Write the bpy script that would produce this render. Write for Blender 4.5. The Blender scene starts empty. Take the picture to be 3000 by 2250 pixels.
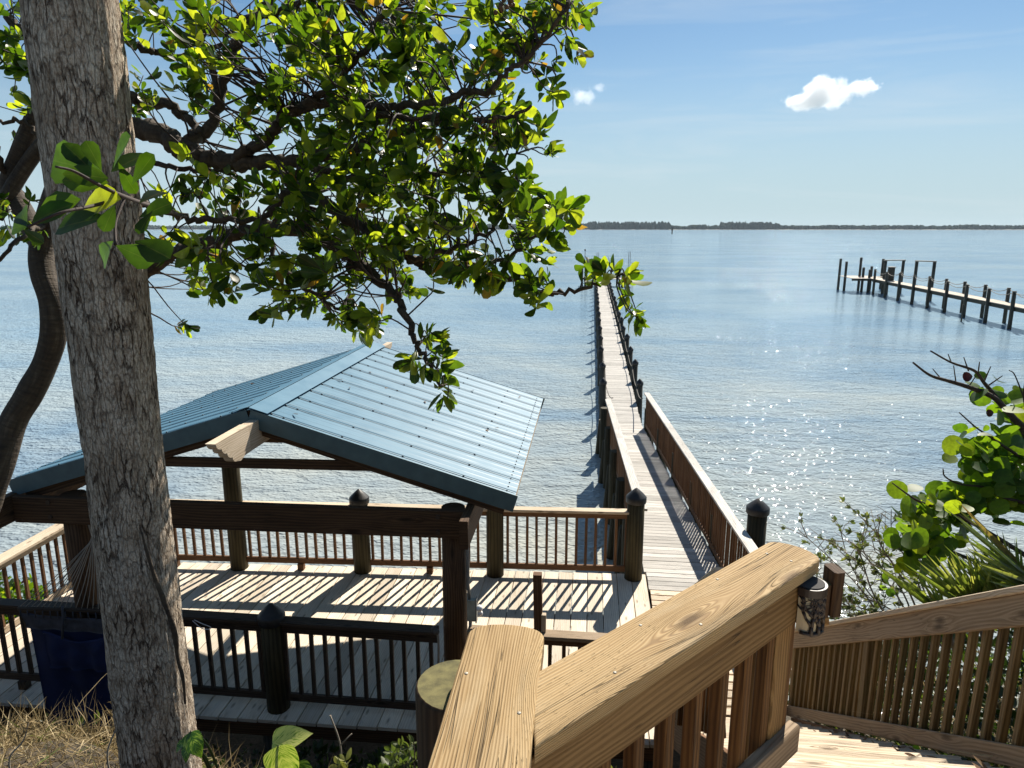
import bpy, bmesh, math, random
from mathutils import Vector, Matrix, noise as mnoise
R = random.Random(7)
V = Vector
rad = math.radians
S = bpy.context.scene
COL = S.collection

# ------------------------------------------------------------------ camera
F = 2050.0
PITCH = math.atan(459 / F)
PSI = math.atan(235 / F * math.cos(PITCH))
ZC = 6.4
cp, sp, cy, sy = math.cos(PITCH), math.sin(PITCH), math.cos(PSI), math.sin(PSI)
KK = 3000 / 2212.0

def at(x, y, dep):
    """a point of the place seen at picture position (x, y) and standing dep metres away"""
    a = (x * KK - 1500) / F
    b = (y * KK - 1125) / F
    fw = cp - b * sp
    dn = sp + b * cp
    return V(((a * cy - fw * sy) * dep, (a * sy + fw * cy) * dep, ZC - dn * dep))

cam = bpy.data.cameras.new('camera')
camo = bpy.data.objects.new('camera', cam)
COL.objects.link(camo)
cam.sensor_width = 36
cam.lens = 36 * F / 3000
cam.clip_start = 0.05
cam.clip_end = 9000
camo.location = (0, 0, ZC)
camo.rotation_euler = (math.pi / 2 - PITCH, 0, PSI)
S.camera = camo

# ------------------------------------------------------------------ light
SUN_EL, SUN_AZ = 41.5, 18.0       # azimuth measured from +Y towards +X
w = bpy.data.worlds.new('World')
S.world = w
w.use_nodes = True
nt = w.node_tree
bg = nt.nodes['Background']
sky = nt.nodes.new('ShaderNodeTexSky')
sky.sky_type = 'NISHITA'
sky.sun_disc = False
sky.sun_elevation = rad(SUN_EL)
sky.sun_rotation = rad(SUN_AZ)
sky.air_density = 0.8
sky.dust_density = 0.3
sky.ozone_density = 5.0
def wn(kind, **k_):
    nd = nt.nodes.new('ShaderNode' + kind)
    for a_, v_ in k_.items():
        setattr(nd, a_, v_)
    return nd
tcw = wn('TexCoord')
sxw = wn('SeparateXYZ')
nt.links.new(tcw.outputs['Generated'], sxw.inputs[0])
mr = wn('MapRange', interpolation_type='SMOOTHERSTEP')     # pale haze low over the water
nt.links.new(sxw.outputs[2], mr.inputs[0])
for i_, v_ in ((1, -0.02), (2, 0.30), (3, 0.92), (4, 0.0)):
    mr.inputs[i_].default_value = v_
hz = wn('Mix', data_type='RGBA')
nt.links.new(mr.outputs[0], hz.inputs[0])
gm = wn('Gamma')
gm.inputs[1].default_value = 0.85
nt.links.new(sky.outputs[0], gm.inputs[0])
tn_ = wn('Mix', data_type='RGBA', blend_type='MULTIPLY')
tn_.inputs[0].default_value = 1.0
nt.links.new(gm.outputs[0], tn_.inputs[6])
tn_.inputs[7].default_value = (0.84, 1.04, 1.06, 1)
nt.links.new(tn_.outputs[2], hz.inputs[6])
hz.inputs[7].default_value = (4.4, 5.6, 6.1, 1)
# thin cirrus streaks
mpw = wn('Mapping')
nt.links.new(tcw.outputs['Generated'], mpw.inputs[0])
mpw.inputs['Rotation'].default_value = (0.0, 0.16, 0.0)
mpw.inputs['Scale'].default_value = (1.6, 1.6, 16.0)
nzw = wn('TexNoise')
nzw.inputs['Scale'].default_value = 1.5
nzw.inputs['Detail'].default_value = 6.0
nzw.inputs['Roughness'].default_value = 0.6
nzw.inputs['Distortion'].default_value = 0.6
nt.links.new(mpw.outputs[0], nzw.inputs['Vector'])
rw = wn('MapRange')
nt.links.new(nzw.outputs['Fac'], rw.inputs[0])
for i_, v_ in ((1, 0.50), (2, 0.85), (3, 0.0), (4, 0.45)):
    rw.inputs[i_].default_value = v_
ci = wn('Mix', data_type='RGBA')
nt.links.new(rw.outputs[0], ci.inputs[0])
nt.links.new(hz.outputs[2], ci.inputs[6])
ci.inputs[7].default_value = (6.2, 6.8, 7.1, 1)
nt.links.new(ci.outputs[2], bg.inputs[0])
bg.inputs[1].default_value = 0.067
sl = bpy.data.lights.new('sun', 'SUN')
sl.energy = 5.0
sl.angle = rad(0.5)
sl.color = (1.0, 0.93, 0.82)
so = bpy.data.objects.new('sun', sl)
COL.objects.link(so)
d = V((math.sin(rad(SUN_AZ)) * math.cos(rad(SUN_EL)), math.cos(rad(SUN_AZ)) * math.cos(rad(SUN_EL)), math.sin(rad(SUN_EL))))
SUN = d.copy()
so.rotation_euler = d.to_track_quat('Z', 'Y').to_euler()
so.location = d * 60
S.view_settings.view_transform = 'Standard'
S.view_settings.look = 'None'
S.view_settings.exposure = 0.87
S.cycles.max_bounces = 8
S.cycles.transparent_max_bounces = 12
S.cycles.volume_bounces = 4
S.cycles.caustics_reflective = False
S.cycles.caustics_refractive = False
S.cycles.sample_clamp_indirect = 6

# ------------------------------------------------------------------ materials
class NT:
    def __init__(self, name):
        self.m = bpy.data.materials.new(name)
        self.m.use_nodes = True
        self.t = self.m.node_tree
        self.b = self.t.nodes['Principled BSDF']
        self.out = self.t.nodes['Material Output']
    def n(self, kind, **k):
        nd = self.t.nodes.new('ShaderNode' + kind)
        for a, v in k.items():
            setattr(nd, a, v)
        return nd
    def set(self, sock, v):
        if hasattr(v, 'is_linked') or isinstance(v, bpy.types.NodeSocket):
            self.t.links.new(v, sock)
        else:
            sock.default_value = v
    def math(self, op, a, b=0.0, c=None, clamp=False):
        nd = self.n('Math', operation=op, use_clamp=clamp)
        self.set(nd.inputs[0], a)
        self.set(nd.inputs[1], b)
        if c is not None:
            self.set(nd.inputs[2], c)
        return nd.outputs[0]
    def noise(self, vec, scale=1.0, detail=3.0, rough=0.55, dist=0.0, dim='3D'):
        nd = self.n('TexNoise', noise_dimensions=dim)
        if vec is not None:
            self.set(nd.inputs['Vector'], vec)
        nd.inputs['Scale'].default_value = scale
        nd.inputs['Detail'].default_value = detail
        nd.inputs['Roughness'].default_value = rough
        nd.inputs['Distortion'].default_value = dist
        return nd.outputs['Fac']
    def scale(self, vec, s, loc=(0, 0, 0), rot=(0, 0, 0)):
        nd = self.n('Mapping')
        self.set(nd.inputs['Vector'], vec)
        nd.inputs['Scale'].default_value = s
        nd.inputs['Location'].default_value = loc
        nd.inputs['Rotation'].default_value = rot
        return nd.outputs[0]
    def ramp(self, fac, stops, interp='LINEAR'):
        nd = self.n('ValToRGB')
        cr = nd.color_ramp
        cr.interpolation = interp
        while len(cr.elements) < len(stops):
            cr.elements.new(0.5)
        for e, (p, c) in zip(cr.elements, stops):
            e.position = p
            e.color = (c[0], c[1], c[2], 1) if hasattr(c, '__len__') else (c, c, c, 1)
        self.set(nd.inputs[0], fac)
        return nd.outputs[0]
    def mix(self, fac, a, b, mode='MIX'):
        nd = self.n('Mix', data_type='RGBA', blend_type=mode)
        self.set(nd.inputs[0], fac)
        for i, v in ((6, a), (7, b)):
            if isinstance(v, bpy.types.NodeSocket):
                self.t.links.new(v, nd.inputs[i])
            else:
                nd.inputs[i].default_value = (v[0], v[1], v[2], 1)
        return nd.outputs[2]
    def bump(self, h, strength=0.4, dist=0.01):
        nd = self.n('Bump')
        nd.inputs['Strength'].default_value = strength
        nd.inputs['Distance'].default_value = dist
        self.set(nd.inputs['Height'], h)
        return nd.outputs[0]
    def uv(self):
        return self.n('TexCoord').outputs['UV']
    def obj(self):
        return self.n('TexCoord').outputs['Object']
    def pos(self):
        return self.n('NewGeometry').outputs['Position']

def wood(name, dark, mid, light, rough=0.75, ring=70.0, knots=True, crack=0.6, bump=0.5, blotch=None, kscale=(1.6, 5.0), spec=0.25):
    """u runs along the board in metres, v across it"""
    k = NT(name)
    uv = k.uv()
    sepn = k.n('SeparateXYZ')
    k.set(sepn.inputs[0], uv)
    u, v = sepn.outputs[0], sepn.outputs[1]
    warp = k.noise(k.scale(uv, (0.9, 6.0, 1)), 1.0, 2.0, 0.5)
    vv = k.math('ADD', v, k.math('MULTIPLY', k.math('SUBTRACT', warp, 0.5), 0.075))
    kd = None
    if knots:
        vo = k.n('TexVoronoi', voronoi_dimensions='2D', feature='F1')
        k.set(vo.inputs['Vector'], k.scale(uv, (kscale[0], kscale[1], 1)))
        vo.inputs['Scale'].default_value = 1.0
        kd = vo.outputs['Distance']
        vp = k.n('SeparateXYZ')
        k.set(vp.inputs[0], vo.outputs['Position'])
        dv = k.math('SUBTRACT', k.math('MULTIPLY', v, kscale[1]), vp.outputs[1])
        bulge = k.math('MULTIPLY', k.math('POWER', 2.718, k.math('MULTIPLY', k.math('MULTIPLY', kd, kd), -26.0)), 0.055)
        sg = k.math('MULTIPLY', bulge, k.math('TANH', k.math('MULTIPLY', dv, -14.0)))
        vv = k.math('ADD', vv, sg)
    comb = k.n('CombineXYZ')
    k.set(comb.inputs[0], u)
    k.set(comb.inputs[1], vv)
    g = comb.outputs[0]
    rings = k.math('ADD', k.math('MULTIPLY', k.math('SINE', k.math('ADD', k.math('MULTIPLY', vv, ring * 6.283), k.math('MULTIPLY', k.noise(k.scale(g, (0.8, 30, 1)), 1, 2), 5.0))), 0.5), 0.5)
    fine = k.noise(k.scale(g, (5.0, 260.0, 1)), 1.0, 4.0, 0.6)
    big = k.noise(k.scale(uv, (1.3, 5.0, 1)), 1.0, 4.0, 0.6)
    fac = k.math('ADD', k.math('ADD', k.math('MULTIPLY', rings, 0.24), k.math('MULTIPLY', fine, 0.52)), k.math('MULTIPLY', big, 0.52))
    colr = k.ramp(fac, [(0.28, dark), (0.55, mid), (0.85, light)])
    # each board its own tone
    tone = k.noise(k.scale(uv, (0.02, 0.9, 1)), 1.0, 0.0)
    colr = k.mix(1.0, colr, k.ramp(tone, [(0.3, 0.72), (0.7, 1.18)]), 'MULTIPLY')
    h = k.math('ADD', k.math('MULTIPLY', rings, 0.35), k.math('MULTIPLY', fine, 0.8))
    if blotch:
        bl = k.noise(k.scale(uv, (2.0, 9.0, 1), (3, 7, 0)), 1.0, 5.0, 0.65)
        colr = k.mix(k.ramp(bl, [(0.52, 0.0), (0.72, 0.75)]), colr, blotch)
    if crack:
        ck = k.noise(k.scale(g, (1.5, 62.0, 1), (11, 3, 0)), 1.0, 1.0, 0.5)
        ln_ = k.math('ABSOLUTE', k.math('SUBTRACT', ck, 0.5))
        on_ = k.noise(k.scale(g, (2.2, 14.0, 1), (2, 9, 0)), 1.0, 2.0, 0.5)
        cm = k.math('MULTIPLY', k.ramp(ln_, [(0.005, 1.0), (0.016, 0.0)]), k.ramp(on_, [(0.52, 0.0), (0.60, 1.0)]))
        fl = k.noise(k.scale(g, (34.0, 340.0, 1), (1, 2, 0)), 1.0, 2.0, 0.5)
        cm = k.math('MAXIMUM', cm, k.math('MULTIPLY', k.ramp(fl, [(0.66, 0.0), (0.72, 0.7)]), k.ramp(big, [(0.45, 0.0), (0.6, 1.0)])))
        colr = k.mix(k.math('MULTIPLY', cm, crack), colr, tuple(c * 0.22 for c in dark))
        h = k.math('SUBTRACT', h, k.math('MULTIPLY', cm, 1.6))
    if knots:
        km = k.ramp(kd, [(0.03, 1.0), (0.10, 0.0)])
        colr = k.mix(k.math('MULTIPLY', km, 0.75), colr, tuple(c * 0.5 for c in dark))
    k.set(k.b.inputs['Base Color'], colr)
    k.b.inputs['Roughness'].default_value = rough
    k.b.inputs['Specular IOR Level'].default_value = spec
    k.set(k.b.inputs['Normal'], k.bump(h, bump, 0.0025))
    return k.m

def plain(name, colr, rough=0.6, metal=0.0, spec=0.5, var=0.25, vscale=6.0):
    k = NT(name)
    nz = k.noise(k.obj(), vscale, 4.0, 0.6)
    c = k.mix(1.0, colr, k.ramp(nz, [(0.3, 1 - var), (0.7, 1 + var)]), 'MULTIPLY')
    k.set(k.b.inputs['Base Color'], c)
    k.b.inputs['Roughness'].default_value = rough
    k.b.inputs['Metallic'].default_value = metal
    k.b.inputs['Specular IOR Level'].default_value = spec
    k.set(k.b.inputs['Normal'], k.bump(k.noise(k.obj(), vscale * 12, 3.0), 0.15, 0.004))
    return k.m

def leafmat(name, stops, trans, tfac=0.45, rough=0.38, spec=0.5):
    k = NT(name)
    at_ = k.n('Attribute', attribute_name='tint')
    f = at_.outputs['Fac']
    uv = k.uv()
    sx = k.n('SeparateXYZ')
    k.set(sx.inputs[0], uv)
    vein = k.math('ABSOLUTE', k.math('SUBTRACT', sx.outputs[1], 0.5))
    colr = k.ramp(f, stops)
    colr = k.mix(k.ramp(vein, [(0.0, 0.5), (0.035, 0.0)]), colr, tuple(min(1, c * 1.8 + 0.02) for c in stops[-1][1]))
    nz = k.noise(k.pos(), 40, 3.0)
    colr = k.mix(1.0, colr, k.ramp(nz, [(0.3, 0.75), (0.7, 1.2)]), 'MULTIPLY')
    k.set(k.b.inputs['Base Color'], colr)
    k.b.inputs['Roughness'].default_value = rough
    k.b.inputs['Specular IOR Level'].default_value = spec
    tr = k.n('BsdfTranslucent')
    tc = k.ramp(f, trans)
    tc = k.mix(1.0, tc, k.ramp(nz, [(0.3, 0.7), (0.7, 1.15)]), 'MULTIPLY')
    k.set(tr.inputs['Color'], tc)
    mx = k.n('MixShader')
    mx.inputs[0].default_value = tfac
    k.t.links.new(k.b.outputs[0], mx.inputs[1])
    k.t.links.new(tr.outputs[0], mx.inputs[2])
    k.t.links.new(mx.outputs[0], k.out.inputs[0])
    return k.m

M = {}
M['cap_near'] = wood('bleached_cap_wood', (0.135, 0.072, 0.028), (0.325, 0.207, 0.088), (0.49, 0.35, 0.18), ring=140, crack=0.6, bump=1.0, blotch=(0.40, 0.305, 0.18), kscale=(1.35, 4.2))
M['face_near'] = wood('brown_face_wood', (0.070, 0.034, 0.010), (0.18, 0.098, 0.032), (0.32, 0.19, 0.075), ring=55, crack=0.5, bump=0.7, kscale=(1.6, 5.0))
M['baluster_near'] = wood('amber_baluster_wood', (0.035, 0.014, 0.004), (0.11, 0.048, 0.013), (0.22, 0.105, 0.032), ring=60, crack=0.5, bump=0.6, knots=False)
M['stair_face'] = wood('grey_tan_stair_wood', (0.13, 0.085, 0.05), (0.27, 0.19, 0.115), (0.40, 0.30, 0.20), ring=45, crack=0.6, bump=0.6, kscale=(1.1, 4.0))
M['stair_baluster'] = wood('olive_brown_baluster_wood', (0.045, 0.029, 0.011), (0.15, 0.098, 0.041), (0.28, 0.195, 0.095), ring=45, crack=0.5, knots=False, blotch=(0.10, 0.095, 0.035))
M['deck'] = wood('bleached_deck_wood', (0.40, 0.32, 0.22), (0.62, 0.525, 0.40), (0.76, 0.67, 0.54), ring=40, crack=0.45, bump=0.5, blotch=(0.54, 0.48, 0.40))
M['pier_deck'] = wood('silver_grey_pier_wood', (0.18, 0.168, 0.150), (0.385, 0.365, 0.33), (0.57, 0.545, 0.505), ring=40, crack=0.6, bump=0.6, knots=False, blotch=(0.36, 0.33, 0.30))
M['rail_cap'] = wood('bleached_rail_wood', (0.26, 0.185, 0.11), (0.50, 0.39, 0.27), (0.68, 0.57, 0.43), ring=45, crack=0.6, bump=0.6)
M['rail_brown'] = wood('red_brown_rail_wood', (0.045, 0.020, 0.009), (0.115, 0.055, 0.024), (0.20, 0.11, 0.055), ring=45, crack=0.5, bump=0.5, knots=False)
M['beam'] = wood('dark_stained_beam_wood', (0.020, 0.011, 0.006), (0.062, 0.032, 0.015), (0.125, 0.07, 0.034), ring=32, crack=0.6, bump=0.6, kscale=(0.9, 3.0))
M['dark_rail'] = wood('shade_darkened_rail_wood', (0.016, 0.011, 0.008), (0.045, 0.031, 0.021), (0.085, 0.062, 0.043), ring=40, crack=0.5, bump=0.5)  # deep shade on the front rail is put into this near-black base colour
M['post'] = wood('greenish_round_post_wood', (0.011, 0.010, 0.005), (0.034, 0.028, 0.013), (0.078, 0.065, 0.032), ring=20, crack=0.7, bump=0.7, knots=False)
M['pile'] = wood('wet_dark_pile_wood', (0.018, 0.018, 0.014), (0.05, 0.047, 0.036), (0.10, 0.092, 0.07), ring=18, crack=0.5, bump=0.6, knots=False)
M['dock_deck'] = wood('pale_dock_wood', (0.28, 0.23, 0.17), (0.45, 0.38, 0.30), (0.58, 0.50, 0.41), ring=40, knots=False)
M['endgrain'] = plain('mossy_end_grain', (0.125, 0.11, 0.040), 0.9, var=0.45, vscale=30)
M['black_cap'] = plain('black_plastic_cap', (0.016, 0.015, 0.015), 0.5, var=0.4, vscale=20)
M['nail'] = plain('galvanised_nail_metal', (0.30, 0.27, 0.22), 0.6, 0.3)
M['bolt'] = plain('rusted_bolt_metal', (0.07, 0.045, 0.03), 0.7, 0.4)
M['rope'] = plain('weathered_rope', (0.30, 0.27, 0.22), 0.9)
M['dark_rope'] = plain('dark_rope', (0.10, 0.09, 0.075), 0.9)
M['conduit'] = plain('grey_conduit_plastic', (0.23, 0.235, 0.22), 0.5)
M['box_grey'] = plain('pale_green_grey_box_metal', (0.36, 0.38, 0.32), 0.5)
M['white_plastic'] = plain('white_plastic', (0.75, 0.75, 0.74), 0.4)
M['lamp_brown'] = plain('dark_brown_lamp_plastic', (0.025, 0.014, 0.010), 0.45)
M['lamp_panel'] = plain('solar_panel_top', (0.075, 0.072, 0.07), 0.8, 0.0, 0.1, var=0.1)
M['lamp_diffuser'] = plain('cream_lamp_diffuser', (0.66, 0.54, 0.34), 0.8, var=0.15)
M['cloth_blue'] = plain('navy_hammock_cloth', (0.008, 0.018, 0.075), 0.9, var=0.3, vscale=4)
M['cloth_grey'] = plain('faded_grey_hammock_hem', (0.055, 0.058, 0.07), 0.95, var=0.35, vscale=10)

# roof metal
k = NT('blue_roof_metal')
nz = k.noise(k.scale(k.obj(), (3, 3, 3)), 1.0, 5.0, 0.6)
k.set(k.b.inputs['Base Color'], k.ramp(nz, [(0.3, (0.062, 0.155, 0.225)), (0.7, (0.085, 0.19, 0.265))]))
k.b.inputs['Metallic'].default_value = 0.0
k.b.inputs['Specular IOR Level'].default_value = 0.22
k.set(k.b.inputs['Roughness'], k.ramp(nz, [(0.3, 0.42), (0.7, 0.55)]))
k.set(k.b.inputs['Normal'], k.bump(k.noise(k.obj(), 1.6, 2.0), 0.25, 0.02))
M['roof'] = k.m
M['roof_trim'] = plain('teal_roof_trim_metal', (0.075, 0.135, 0.155), 0.45, 0.2, var=0.15)
M['screw'] = plain('dark_roof_screw', (0.03, 0.05, 0.06), 0.5, 0.5)
M['rib_shadow'] = plain('painted_rib_shadow', (0.05, 0.11, 0.15), 0.5, 0.2, var=0.1)  # darker roof blue for the strips that imitate rib shadow

# bark of the near palm
k = NT('grey_palm_bark')
uv = k.uv()
warp = k.noise(k.scale(uv, (9, 5, 1)), 1.0, 4.0, 0.6)
g1 = k.noise(k.scale(uv, (60, 11, 1)), 1.0, 6.0, 0.7, 1.0)
sx = k.n('SeparateXYZ')
k.set(sx.inputs[0], uv)
def fissure(fx, fy, amt):
    vo = k.n('TexVoronoi', voronoi_dimensions='2D', feature='DISTANCE_TO_EDGE')
    cx = k.n('CombineXYZ')
    k.set(cx.inputs[0], k.math('ADD', k.math('MULTIPLY', sx.outputs[0], fx), k.math('MULTIPLY', warp, amt)))
    k.set(cx.inputs[1], k.math('ADD', k.math('MULTIPLY', sx.outputs[1], fy), k.math('MULTIPLY', g1, amt * 0.6)))
    k.set(vo.inputs['Vector'], cx.outputs[0])
    vo.inputs['Scale'].default_value = 1.0
    return vo.outputs['Distance']
fis = k.ramp(fissure(34, 7.0, 2.4), [(0.0, 0.0), (0.10, 1.0)])
fis2 = k.ramp(fissure(62, 17.0, 2.0), [(0.0, 0.0), (0.12, 1.0)])
gate = k.ramp(k.noise(k.scale(uv, (12, 5, 1), (5, 1, 0)), 1.0, 3.0), [(0.42, 0.0), (0.56, 1.0)])
fis = k.math('MAXIMUM', fis, gate)
fleck = k.noise(k.scale(uv, (150, 70, 1)), 1.0, 5.0, 0.72)
patch = k.noise(k.scale(uv, (9, 4.5, 1)), 1.0, 5.0, 0.62)
c0 = k.ramp(k.math('ADD', k.math('MULTIPLY', g1, 0.5), k.math('MULTIPLY', fleck, 0.55)), [(0.40, (0.27, 0.19, 0.125)), (0.51, (0.53, 0.43, 0.33)), (0.62, (0.80, 0.71, 0.58))])
c0 = k.mix(k.ramp(patch, [(0.46, 0.0), (0.64, 0.6)]), c0, (0.30, 0.225, 0.155))
c0 = k.mix(k.math('MULTIPLY', k.math('SUBTRACT', 1.0, fis2), 0.45), c0, (0.09, 0.06, 0.04))
c0 = k.mix(fis, (0.075, 0.045, 0.03), c0)
k.set(k.b.inputs['Base Color'], c0)
k.b.inputs['Roughness'].default_value = 0.95
k.b.inputs['Specular IOR Level'].default_value = 0.1
hh = k.math('ADD', k.math('ADD', k.math('MULTIPLY', fis, 0.9), k.math('MULTIPLY', fis2, 0.3)), k.math('ADD', k.math('MULTIPLY', g1, 0.9), k.math('MULTIPLY', fleck, 0.5)))
k.set(k.b.inputs['Normal'], k.bump(hh, 1.0, 0.014))
M['palm_bark'] = k.m

k = NT('brown_ringed_bark')
uv = k.uv()
rg = k.noise(k.scale(uv, (4, 26, 1)), 1.0, 4.0, 0.6, 0.4)
gl = k.noise(k.scale(uv, (60, 9, 1)), 1.0, 4.0, 0.6)
k.set(k.b.inputs['Base Color'], k.ramp(k.math('ADD', k.math('MULTIPLY', rg, 0.6), k.math('MULTIPLY', gl, 0.4)), [(0.35, (0.020, 0.013, 0.008)), (0.55, (0.065, 0.045, 0.026)), (0.75, (0.16, 0.125, 0.085))]))
k.b.inputs['Roughness'].default_value = 0.85
k.set(k.b.inputs['Normal'], k.bump(k.math('ADD', rg, gl), 0.8, 0.01))
M['bark'] = k.m
M['twig'] = plain('dark_twig', (0.045, 0.028, 0.022), 0.8, vscale=30)
M['twig_grey'] = plain('grey_twig', (0.20, 0.17, 0.13), 0.85, vscale=30)
M['berry'] = plain('brown_fruit', (0.10, 0.05, 0.02), 0.7, vscale=60)

G = lambda *a: a
M['leaf'] = leafmat('glossy_leaf', [(0.0, (0.006, 0.016, 0.004)), (0.6, (0.020, 0.045, 0.008)), (0.93, (0.08, 0.12, 0.012)), (1.0, (0.20, 0.12, 0.03))],
                    [(0.0, (0.04, 0.10, 0.004)), (0.45, (0.20, 0.36, 0.008)), (0.93, (0.82, 0.92, 0.035)), (1.0, (0.55, 0.32, 0.02))], 0.5, 0.40, 0.35)
M['leaf_grape'] = leafmat('sea_grape_leaf', [(0.0, (0.012, 0.040, 0.010)), (0.7, (0.035, 0.085, 0.012)), (0.92, (0.12, 0.18, 0.015)), (0.97, (0.06, 0.01, 0.008)), (1.0, (0.05, 0.008, 0.007))],
                          [(0.0, (0.08, 0.20, 0.008)), (0.7, (0.30, 0.50, 0.012)), (0.92, (0.60, 0.72, 0.02)), (0.97, (0.05, 0.007, 0.006)), (1.0, (0.03, 0.005, 0.005))], 0.42, 0.52, 0.35)
M['leaf_small'] = leafmat('small_olive_leaf', [(0.0, (0.05, 0.07, 0.018)), (0.7, (0.12, 0.145, 0.04)), (1.0, (0.22, 0.22, 0.07))],
                          [(0.0, (0.10, 0.16, 0.02)), (0.7, (0.24, 0.30, 0.04)), (1.0, (0.42, 0.42, 0.07))], 0.4, 0.5)
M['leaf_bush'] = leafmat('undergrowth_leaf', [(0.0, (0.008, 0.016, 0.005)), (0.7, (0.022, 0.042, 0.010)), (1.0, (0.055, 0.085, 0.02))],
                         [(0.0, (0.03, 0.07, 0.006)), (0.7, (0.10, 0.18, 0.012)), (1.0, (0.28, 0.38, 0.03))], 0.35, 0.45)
M['palmetto'] = leafmat('palmetto_blade', [(0.0, (0.04, 0.07, 0.018)), (0.6, (0.13, 0.19, 0.045)), (0.9, (0.27, 0.30, 0.10)), (1.0, (0.13, 0.075, 0.035))],
                        [(0.0, (0.12, 0.20, 0.02)), (0.6, (0.34, 0.44, 0.045)), (0.9, (0.56, 0.58, 0.09)), (1.0, (0.20, 0.10, 0.03))], 0.45, 0.42)
M['straw'] = leafmat('dry_straw', [(0.0, (0.20, 0.145, 0.07)), (0.6, (0.40, 0.30, 0.16)), (0.9, (0.55, 0.44, 0.26)), (1.0, (0.10, 0.15, 0.03))],
                     [(0.0, (0.20, 0.14, 0.06)), (0.6, (0.42, 0.31, 0.15)), (0.9, (0.58, 0.46, 0.25)), (1.0, (0.25, 0.35, 0.04))], 0.3, 0.6, 0.2)
M['dead_leaf'] = leafmat('dead_leaf', [(0.0, (0.06, 0.035, 0.02)), (0.6, (0.15, 0.09, 0.05)), (1.0, (0.30, 0.21, 0.13))],
                         [(0.0, (0.08, 0.04, 0.02)), (0.6, (0.16, 0.09, 0.04)), (1.0, (0.3, 0.2, 0.1))], 0.2, 0.7, 0.2)

k = NT('variegated_pothos_leaf')
uv = k.uv()
sx = k.n('SeparateXYZ')
k.set(sx.inputs[0], uv)
side = k.math('ABSOLUTE', k.math('SUBTRACT', sx.outputs[1], 0.5))
ang = k.math('ADD', k.math('MULTIPLY', sx.outputs[0], 1.0), k.math('MULTIPLY', side, -0.9))
cx = k.n('CombineXYZ')
k.set(cx.inputs[0], k.math('MULTIPLY', ang, 16.0))
k.set(cx.inputs[1], k.math('MULTIPLY', side, 4.0))
k.set(cx.inputs[2], k.math('MULTIPLY', k.n('Attribute', attribute_name='tint').outputs['Fac'], 40.0))
st = k.noise(cx.outputs[0], 1.0, 3.0, 0.6)
var = k.ramp(k.math('ADD', st, k.math('MULTIPLY', k.n('Attribute', attribute_name='tint').outputs['Fac'], 0.25)), [(0.50, (0.045, 0.12, 0.012)), (0.60, (0.22, 0.36, 0.03)), (0.74, (0.66, 0.68, 0.22))])
k.set(k.b.inputs['Base Color'], var)
k.b.inputs['Roughness'].default_value = 0.28
tr = k.n('BsdfTranslucent')
k.set(tr.inputs['Color'], k.mix(1.0, var, (0.9, 1.0, 0.35), 'MULTIPLY'))
mx = k.n('MixShader')
mx.inputs[0].default_value = 0.35
k.t.links.new(k.b.outputs[0], mx.inputs[1])
k.t.links.new(tr.outputs[0], mx.inputs[2])
k.t.links.new(mx.outputs[0], k.out.inputs[0])
M['pothos'] = k.m

# ground
k = NT('sandy_leaf_litter_soil')
p = k.pos()
n1 = k.noise(p, 2.0, 6.0, 0.65)
n2 = k.noise(p, 22.0, 5.0, 0.7)
k.set(k.b.inputs['Base Color'], k.ramp(k.math('ADD', k.math('MULTIPLY', n1, 0.5), k.math('MULTIPLY', n2, 0.5)), [(0.36, (0.022, 0.017, 0.011)), (0.5, (0.055, 0.042, 0.026)), (0.66, (0.13, 0.10, 0.065))]))
k.b.inputs['Roughness'].default_value = 0.95
k.set(k.b.inputs['Normal'], k.bump(n2, 0.8, 0.03))
M['soil'] = k.m

# water
k = NT('shallow_bay_water')
p = k.pos()
dist = k.n('VectorMath', operation='LENGTH')
k.set(dist.inputs[0], p)
dl = dist.outputs['Value']
bed = k.noise(k.scale(p, (0.045, 0.10, 1)), 1.0, 4.0, 0.55, 0.6)
bed2 = k.noise(k.scale(p, (0.35, 0.5, 1)), 1.0, 4.0, 0.6)
bedf = k.math('ADD', k.math('MULTIPLY', bed, 0.8), k.math('MULTIPLY', bed2, 0.2))
near = k.ramp(k.math('DIVIDE', dl, 70.0), [(0.10, 0.0), (0.75, 1.0)])
shal = k.ramp(bedf, [(0.40, (0.155, 0.21, 0.26)), (0.50, (0.275, 0.30, 0.29)), (0.60, (0.375, 0.365, 0.30))])
deep = k.ramp(bedf, [(0.40, (0.185, 0.29, 0.385)), (0.60, (0.27, 0.365, 0.425))])
WR = rad(-14)
def wave(off):
    pp = k.n('VectorMath', operation='ADD')
    k.set(pp.inputs[0], p)
    pp.inputs[1].default_value = off
    pv = pp.outputs[0]
    h1 = k.noise(k.scale(pv, (1.0, 1.9, 1), rot=(0, 0, WR)), 1.0, 2.0, 0.5, 0.5)
    h2 = k.noise(k.scale(pv, (3.2, 5.4, 1), (3, 5, 0), rot=(0, 0, WR * 1.7)), 1.0, 2.0, 0.55, 0.5)
    h3 = k.noise(k.scale(pv, (9.0, 11.0, 1), rot=(0, 0, WR * 0.4)), 1.0, 1.0, 0.5)
    return k.math('ADD', k.math('ADD', k.math('MULTIPLY', h1, 0.070), k.math('MULTIPLY', h2, 0.038)), k.math('MULTIPLY', k.math('POWER', h3, 4.0), 0.045))
EPS = 0.02
h0, hx, hy = wave((0, 0, 0)), wave((EPS, 0, 0)), wave((0, EPS, 0))
gust = k.ramp(k.noise(k.scale(p, (0.03, 0.07, 1)), 1.0, 3.0, 0.55), [(0.35, 0.70), (0.65, 1.10)])
gust = k.math('MULTIPLY', gust, k.ramp(k.math('DIVIDE', dl, 100.0), [(0.08, 0.55), (0.30, 0.72), (1.0, 1.05)]))
cw = k.n('CombineXYZ')
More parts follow.
